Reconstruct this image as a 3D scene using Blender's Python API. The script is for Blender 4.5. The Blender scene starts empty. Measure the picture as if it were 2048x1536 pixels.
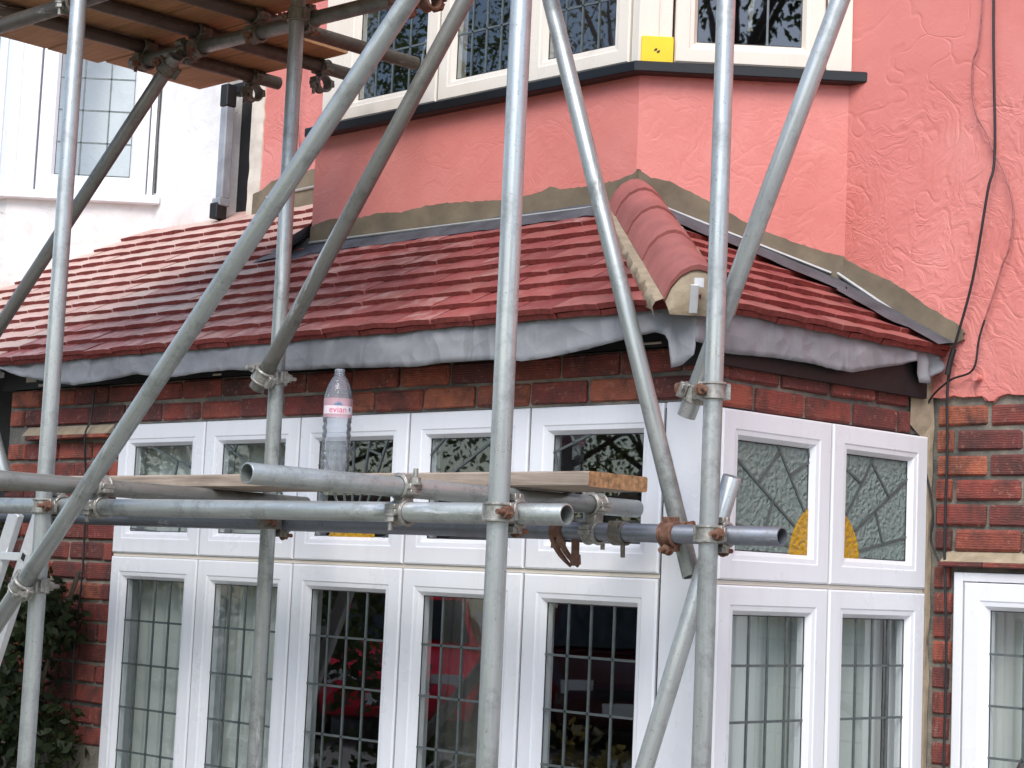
import bpy, bmesh, math, random
from mathutils import Vector, Matrix, noise
random.seed(11)
S = bpy.context.scene
COL = S.collection
R = math.radians
V = Vector

# ---------------------------------------------------------------- camera
cam_d = bpy.data.cameras.new('camera')
cam_d.sensor_width = 36.0
cam_d.lens = 65.34
cam_d.clip_start = 0.05
cam_d.clip_end = 400.0
cam = bpy.data.objects.new('camera', cam_d)
COL.objects.link(cam)
right, down, fwd = V((.7267, .68557, .04368)), V((-.03911, .10477, -.99373)), V((-.68584, .72043, .10295))
cam.matrix_world = Matrix.Translation((0, 0, 1.65)) @ Matrix((right, -down, -fwd)).transposed().to_4x4()
S.camera = cam

# ---------------------------------------------------------------- sky, sun, exposure
SUN_EL, SUN_ROT = R(47), R(148)
world = bpy.data.worlds.new('World'); S.world = world; world.use_nodes = True
wn = world.node_tree; wn.nodes.clear()
sky = wn.nodes.new('ShaderNodeTexSky'); sky.sky_type = 'NISHITA'; sky.sun_disc = False
sky.sun_elevation = SUN_EL; sky.sun_rotation = SUN_ROT
sky.air_density = 1.0; sky.dust_density = 1.4; sky.ozone_density = 1.0
bg = wn.nodes.new('ShaderNodeBackground'); bg.inputs['Strength'].default_value = 0.15
wo = wn.nodes.new('ShaderNodeOutputWorld')
wn.links.new(sky.outputs[0], bg.inputs[0]); wn.links.new(bg.outputs[0], wo.inputs[0])
sl = bpy.data.lights.new('sun', 'SUN'); sl.energy = 1.5; sl.angle = R(32); sl.color = (1, .975, .94)
sun = bpy.data.objects.new('sun', sl); COL.objects.link(sun)
sdir = V((math.sin(SUN_ROT) * math.cos(SUN_EL), math.cos(SUN_ROT) * math.cos(SUN_EL), math.sin(SUN_EL)))
sun.rotation_euler = sdir.to_track_quat('Z', 'Y').to_euler()
sun.location = sdir * 40
S.view_settings.view_transform = 'Standard'; S.view_settings.look = 'None'
S.view_settings.gamma = 1.0; S.view_settings.use_curve_mapping = False
S.view_settings.exposure = 0.95
S.render.engine = 'CYCLES'
S.cycles.max_bounces = 10; S.cycles.transparent_max_bounces = 16
S.cycles.caustics_reflective = False; S.cycles.caustics_refractive = False

# ---------------------------------------------------------------- helpers
def tag(o, label, cat, group=None, kind=None):
    if label: o['label'] = label
    if cat: o['category'] = cat
    if group: o['group'] = group
    if kind: o['kind'] = kind
    return o

def put(o, parent=None):
    COL.objects.link(o)
    if parent is not None:
        o.parent = parent
        if parent.type == 'EMPTY':
            o.matrix_parent_inverse = parent.matrix_basis.inverted()
    return o

def empty(name, loc, label=None, cat=None, group=None):
    o = bpy.data.objects.new(name, None); o.location = loc; o.empty_display_size = .1
    COL.objects.link(o)
    return tag(o, label, cat, group)

class MB:
    def __init__(s): s.v, s.f, s.m = [], [], []
    def add(s, vs, fs, mi=0):
        b = len(s.v); s.v += [tuple(x) for x in vs]
        s.f += [tuple(b + i for i in f) for f in fs]; s.m += [mi] * len(fs); return s
    def hexa(s, p, mi=0):
        return s.add(p, [(0, 3, 2, 1), (4, 5, 6, 7), (0, 1, 5, 4), (1, 2, 6, 5), (2, 3, 7, 6), (3, 0, 4, 7)], mi)
    def box(s, c, d, ax=None, mi=0):
        c = V(c); ax = ax or (V((1, 0, 0)), V((0, 1, 0)), V((0, 0, 1)))
        x, y, z = (V(a) * (k / 2) for a, k in zip(ax, d))
        return s.hexa([c - x - y - z, c + x - y - z, c + x + y - z, c - x + y - z, c - x - y + z, c + x - y + z, c + x + y + z, c - x + y + z], mi)
    def bb(s, x0, x1, y0, y1, z0, z1, mi=0):
        return s.box(((x0 + x1) / 2, (y0 + y1) / 2, (z0 + z1) / 2), (abs(x1 - x0), abs(y1 - y0), abs(z1 - z0)), None, mi)
    def prism(s, pts, vec, mi=0):
        n = len(pts); vec = V(vec); pts = [V(p) for p in pts]
        return s.add(pts + [p + vec for p in pts], [tuple(range(n - 1, -1, -1)), tuple(range(n, 2 * n))] + [(i, (i + 1) % n, n + (i + 1) % n, n + i) for i in range(n)], mi)
    def cyl(s, p, q, r, seg=12, r2=None, cap=True, mi=0):
        p, q = V(p), V(q); r2 = r if r2 is None else r2
        a = (q - p).normalized(); u = a.orthogonal().normalized(); w = a.cross(u)
        vs = []
        for c, rr in ((p, r), (q, r2)):
            vs += [c + (u * math.cos(2 * math.pi * i / seg) + w * math.sin(2 * math.pi * i / seg)) * rr for i in range(seg)]
        fs = [(i, (i + 1) % seg, seg + (i + 1) % seg, seg + i) for i in range(seg)]
        if cap: fs += [tuple(range(seg - 1, -1, -1)), tuple(range(seg, 2 * seg))]
        return s.add(vs, fs, mi)
    def sweep(s, path, r, seg=8, cap=True, mi=0):
        path = [V(p) for p in path]; n = len(path); vs = []; u = None
        for i, p in enumerate(path):
            t = (path[min(i + 1, n - 1)] - path[max(i - 1, 0)]).normalized()
            u = (u - t * u.dot(t)).normalized() if u is not None else t.orthogonal().normalized()
            w = t.cross(u); rr = r[i] if isinstance(r, (list, tuple)) else r
            vs += [p + (u * math.cos(2 * math.pi * k / seg) + w * math.sin(2 * math.pi * k / seg)) * rr for k in range(seg)]
        fs = [(i * seg + k, i * seg + (k + 1) % seg, (i + 1) * seg + (k + 1) % seg, (i + 1) * seg + k) for i in range(n - 1) for k in range(seg)]
        if cap: fs += [tuple(range(seg - 1, -1, -1)), tuple(range((n - 1) * seg, n * seg))]
        return s.add(vs, fs, mi)
    def band(s, c, axis, r0, r1, w, a0=0., a1=2 * math.pi, seg=20, ref=None, mi=0):
        """a strap round an axis: inner radius r0, outer r1, width w, from angle a0 to a1"""
        c, axis = V(c), V(axis).normalized()
        u = (V(ref) - axis * V(ref).dot(axis)).normalized() if ref is not None else axis.orthogonal().normalized()
        t = axis.cross(u); full = a1 - a0 > 6.28; n = seg if full else seg + 1; vs = []
        for i in range(n):
            a = a0 + (a1 - a0) * i / seg; d = u * math.cos(a) + t * math.sin(a)
            vs += [c + d * r0 - axis * w / 2, c + d * r1 - axis * w / 2, c + d * r1 + axis * w / 2, c + d * r0 + axis * w / 2]
        fs = []
        for i in range(seg):
            b, e = i * 4, ((i + 1) % n) * 4
            fs += [(b + k, b + (k + 1) % 4, e + (k + 1) % 4, e + k) for k in range(4)]
        if not full: fs += [(3, 2, 1, 0), tuple((n - 1) * 4 + k for k in range(4))]
        return s.add(vs, fs, mi)
    def grid(s, rows, mi=0):
        n, m = len(rows), len(rows[0])
        return s.add([p for r in rows for p in r], [(i * m + j, i * m + j + 1, (i + 1) * m + j + 1, (i + 1) * m + j) for i in range(n - 1) for j in range(m - 1)], mi)
    def lathe(s, prof, c, seg=32, mi=0):
        c = V(c); n = len(prof)
        vs = [c + V((r * math.cos(2 * math.pi * k / seg), r * math.sin(2 * math.pi * k / seg), z)) for r, z in prof for k in range(seg)]
        return s.add(vs, [(i * seg + k, i * seg + (k + 1) % seg, (i + 1) * seg + (k + 1) % seg, (i + 1) * seg + k) for i in range(n - 1) for k in range(seg)], mi)
    def mesh(s, name, mats, smooth=None, bevel=0, recalc=True):
        me = bpy.data.meshes.new(name); me.from_pydata(s.v, [], s.f)
        if not isinstance(mats, (list, tuple)): mats = [mats]
        for x in mats: me.materials.append(x)
        me.polygons.foreach_set('material_index', s.m)
        if recalc or bevel:
            bm = bmesh.new(); bm.from_mesh(me)
            if recalc: bmesh.ops.recalc_face_normals(bm, faces=bm.faces)
            if bevel: bmesh.ops.bevel(bm, geom=[e for e in bm.edges if e.is_manifold and e.calc_face_angle(0) > .6], offset=bevel, segments=1, affect='EDGES', clamp_overlap=True)
            bm.to_mesh(me); bm.free()
        if smooth is not None:
            me.polygons.foreach_set('use_smooth', [True] * len(me.polygons)); me.set_sharp_from_angle(angle=R(smooth))
        me.update(); return me
    def build(s, name, mats, parent=None, smooth=None, bevel=0, recalc=True):
        return put(bpy.data.objects.new(name, s.mesh(name, mats, smooth, bevel, recalc)), parent)

class Plane:
    """a wall: a runs along it, d is the distance proud of it, z is height"""
    def __init__(s, o, ang):
        s.o = V((o[0], o[1], 0)); s.u = V((math.cos(ang), math.sin(ang), 0)); s.n = V((s.u.y, -s.u.x, 0)); s.ang = ang
    def p(s, a, d, z): return s.o + s.u * a + s.n * d + V((0, 0, z))
    def box(s, mb, a0, a1, d0, d1, z0, z1, mi=0):
        return mb.box(s.p((a0 + a1) / 2, (d0 + d1) / 2, (z0 + z1) / 2), (abs(a1 - a0), abs(d1 - d0), abs(z1 - z0)), (s.u, s.n, V((0, 0, 1))), mi)

def each(name, boxes, mat, parent, bevel=0):
    return [MB().bb(*b).build(name, M[mat], parent, bevel=bevel) for b in boxes]
def lerp_list(pts, x):
    if x <= pts[0][0]: return pts[0][1]
    for (a, b), (c, d) in zip(pts, pts[1:]):
        if x <= c: return b + (d - b) * (x - a) / max(c - a, 1e-6)
    return pts[-1][1]

# ---------------------------------------------------------------- materials
def new_mat(name):
    m = bpy.data.materials.new(name); m.use_nodes = True; nt = m.node_tree
    return m, nt, nt.nodes['Principled BSDF']
def N(nt, t, **kw):
    n = nt.nodes.new(t)
    for k, v in kw.items():
        if k in n.inputs: n.inputs[k].default_value = v
        else: setattr(n, k, v)
    return n
def coords(nt, scale=(1, 1, 1), rnd=True, kind='Object'):
    tc = N(nt, 'ShaderNodeTexCoord'); mp = N(nt, 'ShaderNodeMapping'); mp.inputs['Scale'].default_value = scale
    nt.links.new(tc.outputs[kind], mp.inputs[0])
    if rnd:
        oi = N(nt, 'ShaderNodeObjectInfo'); ml = N(nt, 'ShaderNodeMath', operation='MULTIPLY'); ml.inputs[1].default_value = 37.
        nt.links.new(oi.outputs['Random'], ml.inputs[0]); nt.links.new(ml.outputs[0], mp.inputs['Location'])
    return mp.outputs[0]
def ntex(nt, vec, scale, detail=6, rough=.6, dist=0.):
    n = N(nt, 'ShaderNodeTexNoise'); n.inputs['Scale'].default_value = scale; n.inputs['Detail'].default_value = detail
    n.inputs['Roughness'].default_value = rough; n.inputs['Distortion'].default_value = dist
    nt.links.new(vec, n.inputs['Vector']); return n.outputs[0]
def ramp(nt, fac, stops):
    r = N(nt, 'ShaderNodeValToRGB'); e = r.color_ramp.elements
    while len(e) < len(stops): e.new(.5)
    for x, (p, c) in zip(e, stops): x.position = p; x.color = (*c, 1) if len(c) == 3 else c
    nt.links.new(fac, r.inputs[0]); return r.outputs[0]
def mix(nt, fac, a, b, mode='MIX'):
    n = N(nt, 'ShaderNodeMix', data_type='RGBA', blend_type=mode)
    for k, v in ((0, fac), (6, a), (7, b)):
        if hasattr(v, 'is_output'): nt.links.new(v, n.inputs[k])
        else: n.inputs[k].default_value = (*v, 1) if isinstance(v, tuple) else v
    return n.outputs[2]
def bump(nt, bs, h, strength=.5, dist=.01, prev=None):
    b = N(nt, 'ShaderNodeBump'); b.inputs['Strength'].default_value = strength; b.inputs['Distance'].default_value = dist
    nt.links.new(h, b.inputs['Height'])
    if prev: nt.links.new(prev, b.inputs['Normal'])
    nt.links.new(b.outputs[0], bs.inputs['Normal']); return b.outputs[0]
def orand(nt): return N(nt, 'ShaderNodeObjectInfo').outputs['Random']

def m_felt():
    m, nt, bs = new_mat('roofing_felt'); c = coords(nt, rnd=False)
    n = ntex(nt, c, 4, 7, .7, .5); col = ramp(nt, n, [(.3, (.185, .19, .205)), (.55, (.25, .255, .27)), (.75, (.31, .31, .32))])
    st = ramp(nt, ntex(nt, coords(nt, (7, 7, .7), False), 3, 5, .7), [(.58, (0, 0, 0)), (.75, (.6, .6, .6))]); col = mix(nt, st, col, (.12, .115, .11))
    nt.links.new(col, bs.inputs['Base Color']); bs.inputs['Roughness'].default_value = .7
    vo = N(nt, 'ShaderNodeTexVoronoi', feature='F1'); vo.inputs['Scale'].default_value = 7; w = N(nt, 'ShaderNodeVectorMath', operation='ADD'); nn = N(nt, 'ShaderNodeTexNoise'); nn.inputs['Scale'].default_value = 3
    nt.links.new(c, nn.inputs[0]); nt.links.new(c, w.inputs[0]); nt.links.new(nn.outputs[1], w.inputs[1]); nt.links.new(w.outputs[0], vo.inputs[0])
    b = bump(nt, bs, vo.outputs[0], .35, .03); bump(nt, bs, ntex(nt, c, 150, 3), .25, .002, b); return m
def m_upvc(name, col, grime):
    m, nt, bs = new_mat(name); c = coords(nt, (1, 1, .12)); c2 = coords(nt)
    a = mix(nt, ramp(nt, ntex(nt, c, 14, 6, .7), [(.5, (0, 0, 0)), (.8, (.32, .32, .32))]), col, grime)
    a = mix(nt, ramp(nt, ntex(nt, c2, 55, 5, .7), [(.68, (0, 0, 0)), (.76, (.35, .35, .35))]), a, tuple(x * .6 for x in grime))
    nt.links.new(a, bs.inputs['Base Color']); bs.inputs['Roughness'].default_value = .3
    nt.links.new(ramp(nt, ntex(nt, c2, 6, 4), [(.3, (.24,) * 3), (.7, (.42,) * 3)]), bs.inputs['Roughness']); return m
def plain(name, col, rough=.6, metal=0., var=.12, scale=20., bmp=.15, bd=.003, stretch=(1, 1, 1)):
    m, nt, bs = new_mat(name); c = coords(nt, stretch)
    n = ntex(nt, c, scale)
    d = tuple(x * (1 - var) for x in col); l = tuple(min(1, x * (1 + var)) for x in col)
    nt.links.new(ramp(nt, n, [(.3, d), (.7, l)]), bs.inputs['Base Color'])
    bs.inputs['Roughness'].default_value = rough; bs.inputs['Metallic'].default_value = metal
    if bmp: bump(nt, bs, n, bmp, bd)
    return m

def m_brick():
    m, nt, bs = new_mat('brick'); c = coords(nt)
    base = ramp(nt, orand(nt), [(0., (.13, .034, .03)), (.3, (.21, .046, .036)), (.65, (.28, .062, .043)), (.88, (.33, .085, .05)), (1., (.42, .13, .065))])
    n1 = ntex(nt, c, 9, 8, .7); n2 = ntex(nt, c, 60, 4, .6)
    col = mix(nt, ramp(nt, n1, [(.40, (0, 0, 0)), (.68, (1, 1, 1))]), base, (.06, .03, .026))
    col = mix(nt, ramp(nt, n2, [(.58, (0, 0, 0)), (.76, (.55, .55, .55))]), col, (.48, .25, .18))
    n4 = ntex(nt, coords(nt, (1, 1, 1), True), 4, 6, .7); col = mix(nt, ramp(nt, n4, [(.6, (0, 0, 0)), (.72, (.6, .6, .6))]), col, (.36, .29, .24))
    nt.links.new(col, bs.inputs['Base Color']); bs.inputs['Roughness'].default_value = .85
    wv = N(nt, 'ShaderNodeTexWave', wave_type='BANDS', bands_direction='Z'); wv.inputs['Scale'].default_value = 42; wv.inputs['Distortion'].default_value = 5; wv.inputs['Detail'].default_value = 3
    nt.links.new(coords(nt), wv.inputs[0])
    b = bump(nt, bs, wv.outputs[1], .35, .003); bump(nt, bs, n2, .5, .004, b)
    return m
def m_mortar():
    m, nt, bs = new_mat('mortar'); c = coords(nt, rnd=False)
    n = ntex(nt, c, 3, 6, .65, .5); n2 = ntex(nt, c, 120, 4)
    col = ramp(nt, n, [(.3, (.04, .043, .042)), (.44, (.13, .125, .11)), (.6, (.3, .265, .21))])
    nt.links.new(col, bs.inputs['Base Color']); bs.inputs['Roughness'].default_value = .95
    bump(nt, bs, n2, .7, .006); return m
def m_pink(name, rough_amt, seed=0.):
    m, nt, bs = new_mat(name); c = coords(nt, (1, 1, 1), False)
    n = ntex(nt, c, 1.6, 7, .62, .6); col = ramp(nt, n, [(.28, (.55, .16, .13)), (.5, (.63, .205, .175)), (.72, (.69, .262, .232))])
    g = ntex(nt, c, 7, 6, .7); col = mix(nt, ramp(nt, g, [(.6, (0, 0, 0)), (.85, (.35, .35, .35))]), col, (.78, .38, .30))
    nt.links.new(col, bs.inputs['Base Color']); bs.inputs['Roughness'].default_value = .55
    vec = N(nt, 'ShaderNodeVectorMath', operation='ADD')
    wob = N(nt, 'ShaderNodeTexNoise'); wob.inputs['Scale'].default_value = 4; nt.links.new(c, wob.inputs[0])
    nt.links.new(c, vec.inputs[0]); nt.links.new(wob.outputs[1], vec.inputs[1])
    # raked, swirling trowel strokes inside large irregular fields
    st = N(nt, 'ShaderNodeTexNoise'); st.inputs['Scale'].default_value = 10; st.inputs['Detail'].default_value = 5; st.inputs['Distortion'].default_value = .9
    mp = N(nt, 'ShaderNodeMapping'); mp.inputs['Scale'].default_value = (1.6, 1.6, .8); mp.inputs['Rotation'].default_value = (0, R(38), 0)
    nt.links.new(vec.outputs[0], mp.inputs[0]); nt.links.new(mp.outputs[0], st.inputs[0])
    fld = ramp(nt, ntex(nt, c, 1.7 + seed, 3, .5, .8), [(.36, (.0, .0, .0)), (.5, (1, 1, 1))])
    h = mix(nt, fld, (.5, .5, .5), st.outputs[0])
    vo = N(nt, 'ShaderNodeTexVoronoi', feature='DISTANCE_TO_EDGE'); vo.inputs['Scale'].default_value = 2.1; nt.links.new(vec.outputs[0], vo.inputs[0])
    crk = ramp(nt, vo.outputs[0], [(.0, (0, 0, 0)), (.03, (1, 1, 1))])
    b = bump(nt, bs, h, .36 * rough_amt, .02); b = bump(nt, bs, crk, .25 * rough_amt, .006, b)
    bump(nt, bs, ntex(nt, c, 110, 5, .7), .35, .003, b)
    return m
def m_render_white():
    m, nt, bs = new_mat('white_render'); c = coords(nt, rnd=False)
    n = ntex(nt, c, 5, 8, .7, .6); w = ramp(nt, n, [(.25, (.62, .6, .58)), (.5, (.78, .78, .78))])
    cr = ramp(nt, ntex(nt, c, 8, 9, .75, 1.2), [(.66, (0, 0, 0)), (.72, (1, 1, 1))])
    # rust stains that run below the window sill and flaked brick showing near the roof
    sx = N(nt, 'ShaderNodeSeparateXYZ'); tc = N(nt, 'ShaderNodeTexCoord'); nt.links.new(tc.outputs['Object'], sx.inputs[0])
    mr = N(nt, 'ShaderNodeMapRange'); mr.inputs[1].default_value = 3.33; mr.inputs[2].default_value = 3.14; nt.links.new(sx.outputs[2], mr.inputs[0])
    ab = N(nt, 'ShaderNodeMath', operation='MULTIPLY'); nt.links.new(mr.outputs[0], ab.inputs[0]); nt.links.new(ramp(nt, ntex(nt, c, 5, 4), [(.42, (0, 0, 0)), (.72, (.6, .6, .6))]), ab.inputs[1])
    st = mix(nt, ab.outputs[0], w, (.5, .3, .17))
    col = mix(nt, cr, st, (.33, .25, .22))
    nt.links.new(col, bs.inputs['Base Color']); bs.inputs['Roughness'].default_value = .7
    b = bump(nt, bs, n, .5, .02); bump(nt, bs, cr, .5, .004, b); return m
def m_galv(name, col=(.37, .395, .385), metal=.55, rough=.36, dirt=(.12, .125, .11)):
    m, nt, bs = new_mat(name); c = coords(nt, (1, 1, .06)); c2 = coords(nt)
    n = ntex(nt, c, 45, 6, .7); n2 = ntex(nt, c2, 10, 7, .75); n3 = ntex(nt, c2, 130, 3)
    a = ramp(nt, n, [(.3, tuple(x * .78 for x in col)), (.7, tuple(min(1, x * 1.18) for x in col))])
    a = mix(nt, ramp(nt, n2, [(.5, (0, 0, 0)), (.72, (.75, .75, .75))]), a, dirt)
    a = mix(nt, ramp(nt, n3, [(.64, (0, 0, 0)), (.74, (.6, .6, .6))]), a, (.07, .07, .065))
    wh = ramp(nt, ntex(nt, coords(nt, (1, 1, .12)), 16, 8, .8, .6), [(.60, (0, 0, 0)), (.65, (.8, .8, .8))])
    a = mix(nt, wh, a, (.6, .61, .61))
    rs = ramp(nt, ntex(nt, c2, 22, 7, .8), [(.66, (0, 0, 0)), (.72, (.7, .7, .7))]); a = mix(nt, rs, a, (.16, .085, .05))
    nt.links.new(a, bs.inputs['Base Color']); bs.inputs['Metallic'].default_value = metal
    nt.links.new(ramp(nt, n2, [(.3, (rough - .1,) * 3), (.75, (rough + .22,) * 3)]), bs.inputs['Roughness'])
    bump(nt, bs, n2, .12, .003); return m
def m_rust():
    m, nt, bs = new_mat('rusty_steel'); c = coords(nt); n = ntex(nt, c, 30, 8, .75)
    nt.links.new(ramp(nt, n, [(.3, (.08, .045, .035)), (.5, (.2, .1, .065)), (.7, (.36, .24, .18))]), bs.inputs['Base Color'])
    bs.inputs['Roughness'].default_value = .75; bs.inputs['Metallic'].default_value = .3; bump(nt, bs, n, .6, .004); return m
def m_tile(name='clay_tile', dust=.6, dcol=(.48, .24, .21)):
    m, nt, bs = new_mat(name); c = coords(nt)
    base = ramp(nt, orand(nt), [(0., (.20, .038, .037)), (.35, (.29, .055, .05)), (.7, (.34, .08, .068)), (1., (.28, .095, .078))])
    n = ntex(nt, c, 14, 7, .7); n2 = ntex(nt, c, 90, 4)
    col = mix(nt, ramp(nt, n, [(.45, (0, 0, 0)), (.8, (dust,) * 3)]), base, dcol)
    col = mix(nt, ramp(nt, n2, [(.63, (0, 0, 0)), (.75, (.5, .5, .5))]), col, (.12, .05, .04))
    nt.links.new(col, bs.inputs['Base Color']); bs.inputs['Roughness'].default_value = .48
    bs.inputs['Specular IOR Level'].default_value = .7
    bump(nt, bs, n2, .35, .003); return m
def m_tile_old_sheen():
    m, nt, bs = new_mat('weathered_sheen_clay_tile'); c = coords(nt)
    base = ramp(nt, orand(nt), [(0., (.48, .28, .235)), (.5, (.58, .38, .33)), (1., (.52, .38, .32))])  # pale base holds painted sky sheen as well as weathering
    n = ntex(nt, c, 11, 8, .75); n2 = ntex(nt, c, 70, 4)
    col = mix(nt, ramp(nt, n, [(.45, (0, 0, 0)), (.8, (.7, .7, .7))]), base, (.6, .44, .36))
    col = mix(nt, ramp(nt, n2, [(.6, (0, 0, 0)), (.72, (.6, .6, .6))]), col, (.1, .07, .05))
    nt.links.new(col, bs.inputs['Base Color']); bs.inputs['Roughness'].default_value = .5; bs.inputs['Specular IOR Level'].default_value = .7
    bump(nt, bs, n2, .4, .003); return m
def m_wood(name, dark, light, axis=(.25, 6, 6), rough=.75):
    m, nt, bs = new_mat(name); c = coords(nt, axis); n = ntex(nt, c, 12, 8, .7, .8); c2 = coords(nt); n2 = ntex(nt, c2, 5, 5)
    a = ramp(nt, n, [(.3, dark), (.65, light)]); a = mix(nt, ramp(nt, n2, [(.5, (0, 0, 0)), (.8, (.5, .5, .5))]), a, tuple(x * .45 for x in dark))
    nt.links.new(a, bs.inputs['Base Color']); bs.inputs['Roughness'].default_value = rough; bump(nt, bs, n, .4, .003); return m
def m_glass(name='window_glass', wav=.004, tint=(.93, .97, .96)):
    m, nt, bs = new_mat(name); nt.nodes.remove(bs); out = nt.nodes['Material Output']
    tr = N(nt, 'ShaderNodeBsdfTransparent'); tr.inputs[0].default_value = (*tint, 1)
    gl = N(nt, 'ShaderNodeBsdfGlossy'); gl.inputs['Roughness'].default_value = .012
    lw = N(nt, 'ShaderNodeLayerWeight'); lw.inputs[0].default_value = .5
    pw = N(nt, 'ShaderNodeMath', operation='POWER'); pw.inputs[1].default_value = 5.; nt.links.new(lw.outputs['Facing'], pw.inputs[0])
    fr = N(nt, 'ShaderNodeMapRange'); fr.inputs[3].default_value = .15; fr.inputs[4].default_value = 1.; nt.links.new(pw.outputs[0], fr.inputs[0])
    bp = N(nt, 'ShaderNodeBump'); bp.inputs['Strength'].default_value = wav; bp.inputs['Distance'].default_value = .05
    nt.links.new(ntex(nt, coords(nt, rnd=True), 3.5, 2), bp.inputs['Height']); nt.links.new(bp.outputs[0], gl.inputs['Normal'])
    mx = N(nt, 'ShaderNodeMixShader'); nt.links.new(fr.outputs[0], mx.inputs[0]); nt.links.new(tr.outputs[0], mx.inputs[1]); nt.links.new(gl.outputs[0], mx.inputs[2])
    nt.links.new(mx.outputs[0], out.inputs[0]); return m
def m_ripple(name, col, trans=.55):
    """obscured, hammered glass: lets blurred light through and throws broken reflections"""
    m, nt, bs = new_mat(name); c = coords(nt, rnd=False)
    vo = N(nt, 'ShaderNodeTexVoronoi', feature='SMOOTH_F1'); vo.inputs['Scale'].default_value = 75
    wv = N(nt, 'ShaderNodeVectorMath', operation='ADD'); nn = N(nt, 'ShaderNodeTexNoise'); nn.inputs['Scale'].default_value = 30
    sc = N(nt, 'ShaderNodeVectorMath', operation='SCALE'); sc.inputs['Scale'].default_value = .03
    nt.links.new(c, nn.inputs[0]); nt.links.new(nn.outputs[1], sc.inputs[0]); nt.links.new(c, wv.inputs[0]); nt.links.new(sc.outputs[0], wv.inputs[1]); nt.links.new(wv.outputs[0], vo.inputs[0])
    bs.inputs['Base Color'].default_value = (*col, 1); bs.inputs['Transmission Weight'].default_value = trans
    bs.inputs['Roughness'].default_value = .12; bs.inputs['IOR'].default_value = 1.3
    bump(nt, bs, vo.outputs[0], .8, .012); return m
def m_curtain(name, col, tr=.35):
    m, nt, bs = new_mat(name); bs.inputs['Base Color'].default_value = (*col, 1); bs.inputs['Roughness'].default_value = .9
    out = nt.nodes['Material Output']; t = N(nt, 'ShaderNodeBsdfTranslucent'); t.inputs[0].default_value = (*col, 1)
    mx = N(nt, 'ShaderNodeMixShader'); mx.inputs[0].default_value = tr; nt.links.new(bs.outputs[0], mx.inputs[1]); nt.links.new(t.outputs[0], mx.inputs[2]); nt.links.new(mx.outputs[0], out.inputs[0])
    bump(nt, bs, ntex(nt, coords(nt), 200, 3), .2, .002); return m
def m_leaf(name, a, b):
    m, nt, bs = new_mat(name); n = ntex(nt, coords(nt), 6, 4)
    nt.links.new(ramp(nt, n, [(.3, a), (.7, b)]), bs.inputs['Base Color']); bs.inputs['Roughness'].default_value = .6; bs.inputs['Specular IOR Level'].default_value = .3
    t = N(nt, 'ShaderNodeBsdfTranslucent'); t.inputs[0].default_value = (min(1, b[0] * 2.2), min(1, b[1] * 2.2), b[2] * 1.5, 1); mx = N(nt, 'ShaderNodeMixShader'); mx.inputs[0].default_value = .35
    nt.links.new(bs.outputs[0], mx.inputs[1]); nt.links.new(t.outputs[0], mx.inputs[2]); nt.links.new(mx.outputs[0], nt.nodes['Material Output'].inputs[0]); return m
def m_clear(name):
    m, nt, bs = new_mat(name); nt.nodes.remove(bs); out = nt.nodes['Material Output']
    tr = N(nt, 'ShaderNodeBsdfTransparent'); tr.inputs[0].default_value = (.93, .95, .98, 1)
    gl = N(nt, 'ShaderNodeBsdfGlossy'); gl.inputs['Roughness'].default_value = .05
    df = N(nt, 'ShaderNodeBsdfDiffuse'); df.inputs[0].default_value = (.75, .8, .88, 1)
    lw = N(nt, 'ShaderNodeLayerWeight'); lw.inputs[0].default_value = .28
    m0 = N(nt, 'ShaderNodeMixShader'); m0.inputs[0].default_value = .16; nt.links.new(tr.outputs[0], m0.inputs[1]); nt.links.new(df.outputs[0], m0.inputs[2])
    mx = N(nt, 'ShaderNodeMixShader'); nt.links.new(lw.outputs[0], mx.inputs[0]); nt.links.new(m0.outputs[0], mx.inputs[1]); nt.links.new(gl.outputs[0], mx.inputs[2])
    bp = N(nt, 'ShaderNodeBump'); bp.inputs['Strength'].default_value = .3; bp.inputs['Distance'].default_value = .01
    nt.links.new(ntex(nt, coords(nt), 30, 2), bp.inputs['Height']); nt.links.new(bp.outputs[0], gl.inputs['Normal'])
    nt.links.new(mx.outputs[0], out.inputs[0]); return m

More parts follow.
